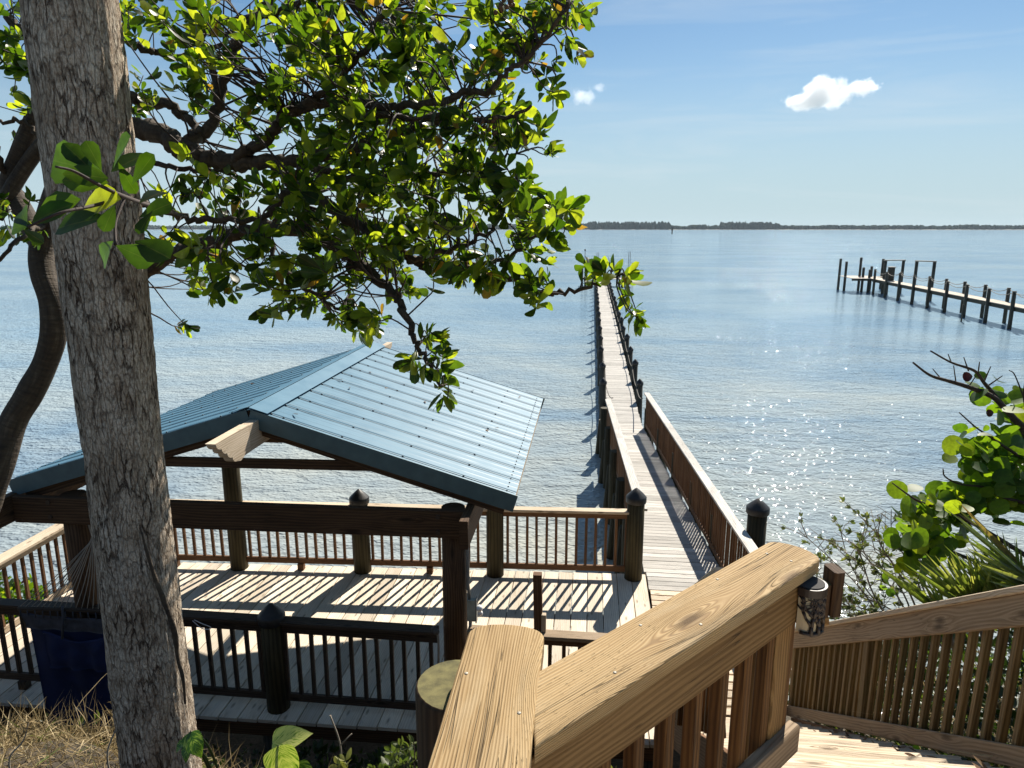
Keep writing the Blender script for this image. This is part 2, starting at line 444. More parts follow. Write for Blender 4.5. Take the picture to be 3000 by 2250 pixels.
k.set(cw.inputs[0], k.math('MULTIPLY', k.math('MULTIPLY', k.math('SUBTRACT', h0, hx), 1.0 / EPS), gust))
k.set(cw.inputs[1], k.math('MULTIPLY', k.math('MULTIPLY', k.math('SUBTRACT', h0, hy), 1.0 / EPS), gust))
cw.inputs[2].default_value = 1.0
nn = k.n('VectorMath', operation='NORMALIZE')
k.set(nn.inputs[0], cw.outputs[0])
gl_ = k.n('BsdfGlossy')
gl_.inputs['Roughness'].default_value = 0.05
gl_.inputs['Color'].default_value = (0.92, 0.95, 0.97, 1)
k.set(gl_.inputs['Normal'], nn.outputs[0])
df_ = k.n('BsdfDiffuse')
wcol = k.mix(near, shal, deep)
k.set(df_.inputs['Color'], wcol)
sc_ = k.n('VectorMath', operation='MULTIPLY')
k.set(sc_.inputs[0], cw.outputs[0])
sc_.inputs[1].default_value = (4.2, 4.2, 1.0)
n2_ = k.n('VectorMath', operation='NORMALIZE')
k.set(n2_.inputs[0], sc_.outputs[0])
k.set(df_.inputs['Normal'], n2_.outputs[0])
fr_n = k.n('Fresnel')
fr_n.inputs['IOR'].default_value = 1.33
k.set(fr_n.inputs['Normal'], nn.outputs[0])
mw_ = k.n('MixShader')
k.set(mw_.inputs[0], k.math('MULTIPLY', fr_n.outputs[0], 0.62))
k.t.links.new(df_.outputs[0], mw_.inputs[1])
k.t.links.new(gl_.outputs[0], mw_.inputs[2])
k.t.links.new(mw_.outputs[0], k.out.inputs[0])
k.t.nodes.remove(k.b)
M['water'] = k.m

k = NT('hazy_far_wood')
n1 = k.noise(k.pos(), 0.08, 4.0, 0.6)
k.set(k.b.inputs['Base Color'], k.ramp(n1, [(0.3, (0.030, 0.045, 0.030)), (0.7, (0.065, 0.085, 0.05))]))
k.b.inputs['Roughness'].default_value = 1.0
k.b.inputs['Specular IOR Level'].default_value = 0.0
M['far_wood'] = k.m
M['far_sand'] = plain('far_shore_soil', (0.06, 0.06, 0.045), 0.9, vscale=0.05)

# ------------------------------------------------------------------ mesh helpers
class MB:
    def __init__(self):
        self.v, self.f, self.uv, self.sm, self.mi, self.tint = [], [], [], [], [], []
    def face(self, idx, uvs, smooth=False, mi=0, tint=0.5):
        self.f.append(tuple(idx))
        self.uv.append(uvs)
        self.sm.append(smooth)
        self.mi.append(mi)
        self.tint.append(tint)
    def beam(self, p0, p1, wd, ht, up=(0, 0, 1), ch=0.004, mi=0, sag=0.0, endmi=None):
        """a board from p0 to p1 (its centre line), wd across, ht along up, edges eased by ch"""
        p0, p1 = V(p0), V(p1)
        a = (p1 - p0)
        L = a.length
        a.normalize()
        up = V(up)
        s = a.cross(up)
        if s.length < 1e-5:
            s = a.cross(V((0, 1, 0)))
        s.normalize()
        n = s.cross(a)
        hw, hh = wd / 2, ht / 2
        ch = min(ch, hw * 0.6, hh * 0.6)
        sec = [(-hw + ch, -hh), (hw - ch, -hh), (hw, -hh + ch), (hw, hh - ch), (hw - ch, hh), (-hw + ch, hh), (-hw, hh - ch), (-hw, -hh + ch)]
        per = [0.0]
        for i in range(8):
            q, t = sec[i], sec[(i + 1) % 8]
            per.append(per[-1] + math.hypot(q[0] - t[0], q[1] - t[1]))
        uo, vo = R.uniform(0, 60), R.uniform(0, 60)
        b = len(self.v)
        for P in (p0, p1):
            for x, y in sec:
                self.v.append(P + s * x + n * y)
        for i in range(8):
            j = (i + 1) % 8
            self.face((b + i, b + j, b + 8 + j, b + 8 + i), [(uo, vo + per[i]), (uo, vo + per[i + 1]), (uo + L, vo + per[i + 1]), (uo + L, vo + per[i])], mi=mi)
        e = mi if endmi is None else endmi
        self.face([b + i for i in range(7, -1, -1)], [(uo + sec[i][0], vo + sec[i][1] * 3) for i in range(7, -1, -1)], mi=e)
        self.face([b + 8 + i for i in range(8)], [(uo + sec[i][0], vo + sec[i][1] * 3) for i in range(8)], mi=e)
        return self
    def prism(self, poly, p, s, n, a, L, mi=0, tint=0.5):
        """outline poly (x, y) laid along s and n at p, extruded L along a"""
        p, s, n, a = V(p), V(s), V(n), V(a)
        b, N_ = len(self.v), len(poly)
        uo, vo = R.uniform(0, 60), R.uniform(0, 60)
        for t in (0, L):
            for x, y in poly:
                self.v.append(p + s * x + n * y + a * t)
        for i in range(N_):
            j = (i + 1) % N_
            l = math.hypot(poly[i][0] - poly[j][0], poly[i][1] - poly[j][1])
            self.face((b + i, b + j, b + N_ + j, b + N_ + i), [(uo, vo), (uo, vo + l), (uo + L, vo + l), (uo + L, vo)], mi=mi)
        self.face([b + i for i in range(N_ - 1, -1, -1)], [(uo + poly[i][0], vo + poly[i][1]) for i in range(N_ - 1, -1, -1)], mi=mi)
        self.face([b + N_ + i for i in range(N_)], [(uo + poly[i][0], vo + poly[i][1]) for i in range(N_)], mi=mi)
        return self
    def tube(self, pts, rs, n=12, cap=True, mi=0, capmi=None, wob=0.0, wfreq=3.0, tint=0.5):
        pts = [V(q) for q in pts]
        if not hasattr(rs, '__len__'):
            rs = [rs] * len(pts)
        b = len(self.v)
        uo, vo = R.uniform(0, 60), R.uniform(0, 60)
        ref = V((0, 1, 0.01))
        L = 0
        Ls = []
        for i, q in enumerate(pts):
            t = (pts[min(i + 1, len(pts) - 1)] - pts[max(i - 1, 0)]).normalized()
            s = t.cross(ref)
            if s.length < 0.05:
                s = t.cross(V((1, 0, 0)))
            s.normalize()
            m = s.cross(t).normalized()
            ref = m
            if i:
                L += (q - pts[i - 1]).length
            Ls.append(L)
            for j in range(n):
                an = 2 * math.pi * j / n
                dv = s * math.cos(an) + m * math.sin(an)
                rr = rs[i]
                if wob:
                    rr *= 1 + wob * mnoise.noise((q + dv * rs[i]) * wfreq)
                self.v.append(q + dv * rr)
        per = 2 * math.pi * rs[0]
        for i in range(len(pts) - 1):
            for j in range(n):
                k2 = (j + 1) % n
                q0, q1 = vo + per * j / n, vo + per * (j + 1) / n
                self.face((b + i * n + j, b + i * n + k2, b + (i + 1) * n + k2, b + (i + 1) * n + j),
                          [(uo + Ls[i], q0), (uo + Ls[i], q1), (uo + Ls[i + 1], q1), (uo + Ls[i + 1], q0)], True, mi, tint)
        if cap:
            e = mi if capmi is None else capmi
            o = b + (len(pts) - 1) * n
            r1 = rs[-1]
            self.face([o + j for j in range(n)], [(uo + r1 * math.cos(6.283 * j / n), vo + r1 * math.sin(6.283 * j / n)) for j in range(n)], mi=e, tint=tint)
            self.face([b + j for j in range(n - 1, -1, -1)], [(uo + r1 * math.cos(6.283 * j / n), vo + r1 * math.sin(6.283 * j / n)) for j in range(n - 1, -1, -1)], mi=e, tint=tint)
        return self
    def lathe(self, prof, c, n=16, mi=0, axis=None):
        """profile (r, z) turned round the vertical through c"""
        c = V(c)
        b = len(self.v)
        for r_, z in prof:
            for j in range(n):
                an = 2 * math.pi * j / n
                self.v.append(c + V((r_ * math.cos(an), r_ * math.sin(an), z)))
        for i in range(len(prof) - 1):
            for j in range(n):
                k2 = (j + 1) % n
                self.face((b + i * n + j, b + i * n + k2, b + (i + 1) * n + k2, b + (i + 1) * n + j), [(j / n, prof[i][1]), ((j + 1) / n, prof[i][1]), ((j + 1) / n, prof[i + 1][1]), (j / n, prof[i + 1][1])], True, mi)
        return self
    def ball(self, c, r_, mi=0, n=8, m=5, sq=1.0):
        prof = [(max(1e-4, r_ * math.sin(math.pi * i / m)), -r_ * sq * math.cos(math.pi * i / m)) for i in range(m + 1)]
        return self.lathe(prof, c, n, mi)
    def leaf(self, base, dirv, nrm, L, W, prof, curl=0.25, fold=0.25, tint=0.5, mi=0):
        base, dv, nv = V(base), V(dirv).normalized(), V(nrm)
        s = dv.cross(nv)
        if s.length < 1e-4:
            s = dv.cross(V((0.3, 0.5, 0.8)))
        s.normalize()
        nv = s.cross(dv).normalized()
        b = len(self.v)
        rows = []
        for t, wf in prof:
            c = base + dv * (L * t) - nv * (curl * L * t * t)
            hw = W * wf / 2
            if wf < 0.02:
                self.v.append(c)
                rows.append((len(self.v) - 1,))
            else:
                lift = nv * (fold * hw)
                self.v.extend((c - s * hw + lift, c, c + s * hw + lift))
                rows.append((len(self.v) - 3, len(self.v) - 2, len(self.v) - 1))
        for i in range(len(rows) - 1):
            a, c = rows[i], rows[i + 1]
            t0, t1 = prof[i][0], prof[i + 1][0]
            if len(a) == 1 and len(c) == 3:
                self.face((a[0], c[1], c[0]), [(t0, .5), (t1, .5), (t1, 0)], True, mi, tint)
                self.face((a[0], c[2], c[1]), [(t0, .5), (t1, 1), (t1, .5)], True, mi, tint)
            elif len(a) == 3 and len(c) == 1:
                self.face((a[0], a[1], c[0]), [(t0, 0), (t0, .5), (t1, .5)], True, mi, tint)
                self.face((a[1], a[2], c[0]), [(t0, .5), (t0, 1), (t1, .5)], True, mi, tint)
            elif len(a) == 3:
                self.face((a[0], a[1], c[1], c[0]), [(t0, 0), (t0, .5), (t1, .5), (t1, 0)], True, mi, tint)
                self.face((a[1], a[2], c[2], c[1]), [(t0, .5), (t0, 1), (t1, 1), (t1, .5)], True, mi, tint)
        return self
    def build(self, name, mats, parent=None, loc=None):
        if not isinstance(mats, (list, tuple)):
            mats = [mats]
        me = bpy.data.meshes.new(name)
        off = V(loc) if loc is not None else V((0, 0, 0))
        me.from_pydata([tuple(q - off) for q in self.v], [], self.f)
        ul = me.uv_layers.new(name='UVMap')
        ul.data.foreach_set('uv', [x for fu in self.uv for t in fu for x in t])
        me.polygons.foreach_set('use_smooth', self.sm)
        me.polygons.foreach_set('material_index', self.mi)
        ta = me.attributes.new('tint', 'FLOAT', 'FACE')
        ta.data.foreach_set('value', self.tint)
        for m in mats:
            me.materials.append(m)
        me.update()
        o = bpy.data.objects.new(name, me)
        COL.objects.link(o)
        if parent is not None:
            o.parent = parent
            # keep world placement
            o.matrix_parent_inverse = Matrix.Translation(-base_of(parent))
        if loc is not None:
            o.location = loc
        return o

def base_of(o):
    return V(o.location)

def thing(name, label, cat, loc=(0, 0, 0), group=None):
    o = bpy.data.objects.new(name, None)
    o.empty_display_size = 0.2
    COL.objects.link(o)
    o.location = loc
    return tag(o, label, cat, group)

def tag(o, label=None, cat=None, group=None, kind=None):
    for a, b in (('label', label), ('category', cat), ('group', group), ('kind', kind)):
        if b:
            o[a] = b
    return o

def lerp(a, b, t):
    return V(a) * (1 - t) + V(b) * t

def curve(pts, n=6):
    """catmull-rom through pts"""
    pts = [V(p) for p in pts]
    P = [pts[0] * 2 - pts[1]] + pts + [pts[-1] * 2 - pts[-2]]
    out = []
    for i in range(1, len(P) - 2):
        for j in range(n):
            t = j / n
            a, b, c, d_ = P[i - 1], P[i], P[i + 1], P[i + 2]
            out.append(0.5 * (2 * b + (c - a) * t + (2 * a - 5 * b + 4 * c - d_) * t * t + (3 * b - a - 3 * c + d_) * t ** 3))
    out.append(pts[-1])
    return out

def post_with_cap(parent, x, y, z0, z1, r_, mat='post', cap=True, lean=(0, 0), n=14, name='post'):
    """round post z0..z1 with a black cone cap on top (a sub-part)"""
    q = MB().tube([(x, y, z0), (x + lean[0] * .5, y + lean[1] * .5, (z0 + z1) / 2), (x + lean[0], y + lean[1], z1)], [r_ * 1.04, r_ * 1.0, r_ * 0.97], n, True, 0, 1, 0.05, 6.0)
    p = q.build(name, [M[mat], M['endgrain']], parent)
    if cap:
        rc = r_ * 1.13
        c = MB().lathe([(rc, -0.06), (rc * 1.03, -0.05), (rc * 1.03, 0.025), (rc * 0.97, 0.035), (rc * 0.55, 0.095), (rc * 0.12, 0.15), (0.0005, 0.156)], (x + lean[0], y + lean[1], z1), max(12, n))
        c.build('post_cap', M['black_cap'], p)
    return p

#PARTS
# ------------------------------------------------------------------ setting
def ground_z(x, y):
    z = 4.35 - 0.70 * max(0.0, y - 1.0)
    if y > 5.6:
        z = 1.13 - 0.36 * (y - 5.6)
    if y < 1.0:
        z = 4.35 + 0.1 * (1.0 - y)
    if x < -7.5 and y > 5:
        z += 0.25 * min(2.0, (-7.5 - x) * 0.5) * max(0, 1 - (y - 5) / 6)
    z += 0.72 * math.exp(-((x + 3.0) / 1.25) ** 2 - ((y - 3.15) / 0.8) ** 2) + 0.35 * math.exp(-((x + 0.8) / 0.6) ** 2 - ((y - 3.3) / 0.7) ** 2)
    z += 0.10 * mnoise.noise(V((x * 0.7, y * 0.7, 0))) + 0.03 * mnoise.noise(V((x * 2.5, y * 2.5, 3)))
    return max(z, -1.2)

q = MB()
nx, ny = 110, 60
xs = [-40 + 80 * i / nx for i in range(nx + 1)]
ys = [-12 + 26 * j / ny for j in range(ny + 1)]
for y in ys:
    for x in xs:
        q.v.append(V((x, y, ground_z(x, y))))
for j in range(ny):
    for i in range(nx):
        a = j * (nx + 1) + i
        q.face((a, a + 1, a + nx + 2, a + nx + 1), [(xs[i], ys[j]), (xs[i + 1], ys[j]), (xs[i + 1], ys[j + 1]), (xs[i], ys[j + 1])], True)
tag(q.build('hillside', M['soil']), 'dark sandy slope running down to the water under the platform', kind='structure')

q = MB()
ring_y = [4, 14, 30, 60, 120, 300, 800, 2600]
ring_x = [-2600, -900, -300, -100, -30, 0, 30, 100, 300, 900, 2600]
for y in ring_y:
    for x in ring_x:
        q.v.append(V((x, y, 0)))
n = len(ring_x)
for j in range(len(ring_y) - 1):
    for i in range(n - 1):
        a = j * n + i
        q.face((a, a + 1, a + n + 1, a + n), [(0, 0)] * 4, False)
tag(q.build('water', M['water']), 'rippled pale blue bay water', kind='structure')

# ------------------------------------------------------------------ far shore
SHORE = 1900.0
def tree_h(x):
    """height of the far wood along the shore"""
    base = 9.0 + 2.5 * mnoise.noise(V((x * 0.012, 0, 0)))
    for x0, x1, h in ((-360, -120, 13.0), (-110, 205, 17.0), (335, 480, 16.5), (1110, 1190, 13.5), (1215, 1285, 16.0), (1430, 1900, 16.0), (-900, -420, 13.0)):
        if x0 < x < x1:
            base = max(base, h)
    return base

q = MB()
prof = [(-40, -1.0), (0, 0.5), (10, 1.6), (200, 2.0), (500, 2.0)]
xs = [-2300 + 60 * i for i in range(78)]
for x in xs:
    for dy, z in prof:
        q.v.append(V((x, SHORE + dy + 14 * mnoise.noise(V((x * 0.006, 1, 0))), z)))
m = len(prof)
for i in range(len(xs) - 1):
    for j in range(m - 1):
        a = i * m + j
        q.face((a, a + m, a + m + 1, a + 1), [(0, 0)] * 4, True)
tag(q.build('far_shore', M['far_sand']), 'low dark line of the far shore', kind='structure')

q = MB()
RT = random.Random(3)
x = -2200.0
while x < 2250:
    for row in range(3):
        xx = x + RT.uniform(-3, 3)
        yy = SHORE + 18 + row * 22 + RT.uniform(-6, 6) + 14 * mnoise.noise(V((x * 0.006, 1, 0)))
        h = tree_h(xx) * RT.uniform(0.58, 1.16)
        pine = tree_h(xx) > 12
        rr = RT.uniform(3.6, 6.0) if pine else RT.uniform(4, 7.5)
        b0 = len(q.v)
        nseg = 7
        if pine:
            pr = [(0.95, 0.0), (1.0, 0.5), (0.85, 0.74), (0.45, 0.90), (0.05, 1.0)]
        else:
            pr = [(0.7, 0.0), (1.0, 0.45), (0.8, 0.75), (0.35, 0.95), (0.05, 1.0)]
        for wf, t in pr:
            for j in range(nseg):
                an = 6.283 * j / nseg + RT.uniform(-0.3, 0.3)
                r2 = rr * wf * RT.uniform(0.7, 1.25)
                q.v.append(V((xx + r2 * math.cos(an), yy + r2 * math.sin(an), 1.2 + 1.12 * h * t + RT.uniform(-0.4, 0.4))))
        for i in range(len(pr) - 1):
            for j in range(nseg):
                k2 = (j + 1) % nseg
                q.face((b0 + i * nseg + j, b0 + i * nseg + k2, b0 + (i + 1) * nseg + k2, b0 + (i + 1) * nseg + j), [(0, 0)] * 4, False)
    x += RT.uniform(3.2, 5.5)
tag(q.build('far_treeline', M['far_wood']), 'hazy blue green line of trees on the far shore', kind='stuff')

# ------------------------------------------------------------------ viewing platform
DZ = 1.4
def sk(X, v):
    t = min(1, max(0, (v - 6.3) / 3.24))
    return v + 0.0576 * (X - 0.73) * (0.35 + 0.65 * t)

plat = thing('viewing_platform', 'sunlit weathered wooden deck under the blue roofed gazebo', 'deck', (-3.2, 7.8, DZ))
q = MB()
x = -7.375
while x < 0.72:
    yb = sk(x + 0.07, 9.62)
    yf = 6.02 + 0.02 * (x + 3)
    q.beam((x + 0.10, yf + R.uniform(-.004, .004), DZ - 0.019), (x + 0.10, yb + R.uniform(-.004, .004), DZ - 0.019 + R.uniform(-.0015, .0015)), 0.202 + R.uniform(-.003, .002), 0.038, ch=0.003)
    x += 0.2125
q.build('decking', M['deck'], plat)
q = MB()
for v in (6.15, 6.9, 7.7, 8.5, 9.5):
    q.beam((-7.3, sk(-7.3, v), DZ - 0.13), (0.83, sk(0.83, v), DZ - 0.13), 0.045, 0.18)
q.build('joist', M['beam'], plat)
q = MB()
q.beam((0.880, 6.1, DZ - 0.13), (0.880, 9.62, DZ - 0.13), 0.038, 0.19)
q.build('rim_board', M['rail_brown'], plat)
for X in (-7.1, -5.15, -3.27, -1.3, 0.73):
    for v in (6.3, 9.5):
        MB().tube([(X, sk(X, v), -0.9), (X, sk(X, v), DZ - 0.225)], 0.125, 12).build('pile', M['pile'], plat)

def railing(name, label, cat, p0, p1, top, mats, posts=(), short=(), bal=0.14, cap_w=0.14, bal_w=0.038, bottom=0.10, skip=(), face=0.085, group=None, bal_top=None, cap_t=0.038):
    """deck railing between p0 and p1 (xy), its cap at height top above the floor z of p0/p1"""
    p0, p1 = V(p0), V(p1)
    t = thing(name, label, cat, (p0 + p1) / 2, group)
    a = (p1 - p0)
    L = a.length
    ah = V((a.x, a.y, 0)).normalized()
    sd = V((ah.y, -ah.x, 0))
    up = V((0, 0, 1))
    # cap in lengths
    nl = max(1, int(L // 3.6))
    q = MB()
    for i in range(nl):
        c0, c1 = lerp(p0, p1, i / nl), lerp(p0, p1, (i + 1) / nl)
        g = (c1 - c0).normalized() * 0.0015
        q.beam(c0 + up * (top - cap_t / 2) + g + up * R.uniform(-.001, .001), c1 + up * (top - cap_t / 2) - g + up * R.uniform(-.002, .002), cap_w, cap_t, ch=0.004)
    q.build('cap_rail', M[mats[0]], t)
    q = MB()
    q.beam(p0 + up * (top - cap_t - 0.002 - face / 2), p1 + up * (top - cap_t - 0.002 - face / 2), 0.038, face)
    q.build('top_rail', M[mats[1]], t)
    zb = bottom
    q = MB()
    q.beam(p0 + up * (zb + 0.044), p1 + up * (zb + 0.044), 0.038, 0.088)
    q.build('bottom_rail', M[mats[1]], t)
    nb = int(L / bal)
    h0, h1 = zb + 0.089, top - cap_t - face - 0.003
    for i in range(nb):
        s_ = (i + 0.5) / nb
        if any(abs(s_ * L - sx_) < 0.10 for sx_ in skip):
            continue
        c = lerp(p0, p1, s_)
        jx = sd * R.uniform(-.003, .003) + ah * R.uniform(-.004, .004)
        MB().beam(c + up * h0 + jx, c + up * h1 + jx + ah * R.uniform(-.006, .006), bal_w, bal_w, up=ah, ch=0.003).build('baluster', M[mats[2]], t)
    for s_ in short:
        c = lerp(p0, p1, s_ / L)
        MB().beam(c + up * 0.001, c + up * (zb - 0.001), 0.09, 0.09, up=ah).build('support_block', M[mats[1]], t)
    for (s_, h, r_, cap) in posts:
        c = lerp(p0, p1, s_ / L)
        post_with_cap(t, c.x, c.y, c.z + 0.001, c.z + h, r_, 'post', cap)
    return t

GR = 'railings round the platform'
br0, br1 = V((-7.02, sk(-7.02, 9.5), DZ)), V((0.66, sk(0.66, 9.5), DZ))
Lb = (br1 - br0).length
railing('deck_railing', 'brown baluster railing along the water side of the platform behind the gazebo', 'railing', br0, br1, 1.05, ('rail_cap', 'rail_brown', 'rail_brown'),
        posts=[(7.02 - 3.27, 1.14, 0.125, True), (7.02 + 0.73, 1.24, 0.125, True)], short=[7.02 - 6.13, 7.02 - 4.2, 7.02 - 2.26], skip=[7.02 - 3.27, 7.02 - 1.3, 7.02 - 5.15], group=GR)
railing('deck_railing', 'sun bleached railing on the far left side of the platform past the hammock', 'railing', (-7.22, 6.35, DZ), (-7.22, 8.95, DZ), 0.98, ('rail_cap', 'rail_cap', 'rail_brown'), cap_w=0.19, bottom=0.02, face=0.10, group=GR)
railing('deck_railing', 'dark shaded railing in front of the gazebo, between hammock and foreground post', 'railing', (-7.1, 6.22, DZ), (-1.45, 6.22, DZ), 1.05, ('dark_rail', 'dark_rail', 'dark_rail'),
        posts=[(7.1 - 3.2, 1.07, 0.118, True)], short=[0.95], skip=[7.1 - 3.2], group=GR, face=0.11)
fr = railing('deck_railing', 'short grey capped railing right of the gazebo post with a wooden stub post', 'railing', (-1.15, 6.27, DZ), (0.80, 6.27, DZ), 1.05, ('stair_face', 'rail_brown', 'rail_brown'), group=GR, skip=[0.71])
MB().beam((-0.44, 6.33, DZ + 1.055), (-0.455, 6.33, DZ + 1.66), 0.085, 0.075, up=(0, 1, 0)).build('post', M['rail_brown'], fr)
MB().beam((-0.385, 6.30, DZ + 1.055), (-0.385, 6.30, DZ + 1.24), 0.045, 0.05, up=(0, 1, 0)).build('block', M['rail_cap'], fr)

# ------------------------------------------------------------------ gazebo
gz = thing('gazebo', 'open gazebo with blue ribbed metal roof on round posts', 'gazebo', (-3.3, 7.9, DZ))
GX, RZ, SL, HW = -3.3, 4.66, 0.31, 2.62
Y0, Y1 = 6.3, 10.3
def roofy(X, v):
    return v + 0.03 * (X - GX)
for X in (-1.3, -5.3):
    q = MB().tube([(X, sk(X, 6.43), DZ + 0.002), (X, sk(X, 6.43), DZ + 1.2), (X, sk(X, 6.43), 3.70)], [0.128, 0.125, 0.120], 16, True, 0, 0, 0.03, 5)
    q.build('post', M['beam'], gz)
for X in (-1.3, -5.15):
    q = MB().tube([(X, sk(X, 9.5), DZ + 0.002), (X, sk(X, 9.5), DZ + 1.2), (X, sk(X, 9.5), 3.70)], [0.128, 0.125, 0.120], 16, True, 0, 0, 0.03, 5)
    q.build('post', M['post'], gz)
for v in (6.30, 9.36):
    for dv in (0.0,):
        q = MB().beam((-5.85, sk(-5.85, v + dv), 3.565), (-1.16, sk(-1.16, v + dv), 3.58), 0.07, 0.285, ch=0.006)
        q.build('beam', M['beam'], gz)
q = MB()
for X in (-1.42, -5.45):
    for z in (3.50, 3.66):
        c = V((X, sk(X, 6.30) - 0.036, z))
        q.tube([c + V((0, 0.004, 0)), c - V((0, 0.014, 0))], 0.022, 10)
q.build('bolt', M['bolt'], gz)
for X in (-1.13, -5.9):
    q = MB().beam((X, sk(X, 6.05) if X > -3 else sk(X, 5.95), 3.575), (X, sk(X, 9.9), 3.575), 0.085, 0.285, ch=0.006)
    q.build('side_beam', M['beam'], gz)
def rz(X, off=0.0):
    return RZ - abs(X - GX) * SL - off
for v in (6.37, 7.35, 8.3, 9.25, 10.2):
    for sg in (-1, 1):
        xe = GX + sg * (HW - 0.10)
        MB().beam((GX + sg * 0.03, roofy(GX, v), rz(GX, 0.155)), (xe, roofy(xe, v), rz(xe, 0.155)), 0.05, 0.20, ch=0.003).build('rafter', M['beam'], gz)
MB().beam((-4.95, roofy(-4.9, 6.42), 4.055), (-1.65, roofy(-1.7, 6.42), 4.075), 0.045, 0.10).build('tie_beam', M['beam'], gz)
q = MB()
for X in (GX + sx_ * d_ for sx_ in (-1, 1) for d_ in (0.55, 1.15, 1.75, 2.35)):
    q.beam((X, roofy(X, Y0 + 0.06), rz(X, 0.045)), (X, roofy(X, Y1 - 0.05), rz(X, 0.045)), 0.085, 0.036, up=(SL * (1 if X > GX else -1), 0, 1))
q.build('purlin', M['beam'], gz)
# ridge beam with scalloped ends
rb = MB()
rb.beam((GX + 0.05, 6.10, 4.43), (GX + 0.05, 10.42, 4.43), 0.09, 0.26, ch=0.003)
ends = []
prof = [(0, 0.135), (0.62, 0.135)]
for i in range(4):
    u0, z0 = 0.60 - i * 0.085, 0.125 - i * 0.066
    for j in range(5):
        an = j / 4 * math.pi / 2
        prof.append((u0 - 0.085 * (1 - math.cos(an)) * 1.0, z0 - 0.066 * math.sin(an)))
prof += [(0.20, -0.155), (0.12, -0.13), (0, -0.13)]
for yy, dr in ((6.099, -1), (10.421, 1)):
    rb.prism(prof if dr > 0 else [(a, b) for a, b in prof][::-1], (GX + 0.005 + 0.0, yy, 4.43), (0, dr, 0), (0, 0, 1), (1, 0, 0), 0.09)
rb.build('ridge_beam', M['rail_cap'], gz)
# metal roof: each side one ribbed sheet
for sg in (1, -1):
    q = MB()
    ribs = []
    pitch = 0.335
    v = Y0 + 0.10
    prof = [(Y0, 0.0)]
    while v < Y1 - 0.05:
        prof += [(v - 0.028, 0.0), (v - 0.012, 0.008), (v + 0.012, 0.008), (v + 0.028, 0.0)]
        ribs.append(v)
        for fr_ in (1 / 3, 2 / 3):
            vv = v + pitch * fr_
            if vv < Y1 - 0.06:
                prof += [(vv - 0.02, 0.0), (vv - 0.010, 0.002), (vv + 0.010, 0.002), (vv + 0.02, 0.0)]
        v += pitch
    prof.append((Y1, 0.0))
    nrow = 6
    nv = V((SL * sg, 0, 1)).normalized()
    b0 = len(q.v)
    th = 0.004
    for lay in (0, 1):
        for i in range(nrow + 1):
            X = GX + sg * HW * i / nrow
            for (v, h) in prof:
                wv_ = 0.004 * mnoise.noise(V((X * 1.3, v * 1.1, sg)))
                q.v.append(V((X, roofy(X, v), rz(X))) + nv * (h + wv_ - th * lay))
    m = len(prof)
    def idx(l, i, j):
        return b0 + l * (nrow + 1) * m + i * m + j
    for l in (0, 1):
        for i in range(nrow):
            for j in range(m - 1):
                fc = (idx(l, i, j), idx(l, i + 1, j), idx(l, i + 1, j + 1), idx(l, i, j + 1))
                if (sg < 0) != (l == 1):
                    fc = fc[::-1]
                q.face(fc, [(0, 0)] * 4)
    for j in range(m - 1):
        q.face((idx(0, nrow, j), idx(1, nrow, j), idx(1, nrow, j + 1), idx(0, nrow, j + 1)), [(0, 0)] * 4)
    for i in range(nrow):
        q.face((idx(0, i, 0), idx(1, i, 0), idx(1, i + 1, 0), idx(0, i + 1, 0)), [(0, 0)] * 4)
        q.face((idx(0, i, m - 1), idx(0, i + 1, m - 1), idx(1, i + 1, m - 1), idx(1, i, m - 1)), [(0, 0)] * 4)
    rf = q.build('roof', M['roof'], gz)
    # dark strips standing in for the shadow beside each rib, and the screw heads
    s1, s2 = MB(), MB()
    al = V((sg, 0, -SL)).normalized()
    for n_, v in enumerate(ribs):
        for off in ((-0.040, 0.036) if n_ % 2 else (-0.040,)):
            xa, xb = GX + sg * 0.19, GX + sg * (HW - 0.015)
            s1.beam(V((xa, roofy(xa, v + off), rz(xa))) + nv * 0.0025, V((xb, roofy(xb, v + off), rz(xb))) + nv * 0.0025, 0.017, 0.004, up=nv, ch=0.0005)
        for d_ in (0.20, 0.32, 0.90, 1.5, 2.1):
            X = GX + sg * d_
            c = V((X, roofy(X, v - 0.040), rz(X))) + nv * 0.006
            s2.ball(c, 0.0115, 0, 6, 4, 0.9)
    for n_ in range(int((Y1 - Y0) / 0.1117)):
        v = Y0 + 0.05 + n_ * 0.1117
        X = GX + sg * (HW - 0.09)
        s2.ball(V((X, roofy(X, v), rz(X))) + nv * 0.005, 0.008, 0, 6, 4, 0.8)
    s1.build('rib_shadow_strip', M['rib_shadow'], rf)
    s2.build('screw', M['screw'], rf)
    # gable trim front and back
    for v, nm in ((Y0 - 0.004, 'gable_trim'), (Y1 + 0.004, 'gable_trim')):
        xe = GX + sg * HW
        dz_ = V((0, 0, -0.085))
        MB().beam(V((GX, roofy(GX, v), rz(GX))) + dz_, V((xe, roofy(xe, v), rz(xe))) + dz_, 0.006, 0.175, up=(0, 0, 1), ch=0.001).build(nm, M['roof_trim'], rf)
    xe = GX + sg * (HW - 0.045)
    MB().beam((xe, roofy(xe, Y0 + 0.02), rz(xe, 0.10)), (xe, roofy(xe, Y1 - 0.02), rz(xe, 0.10)), 0.03, 0.16).build('eave_board', M['rail_cap'] if sg > 0 else M['beam'], gz)
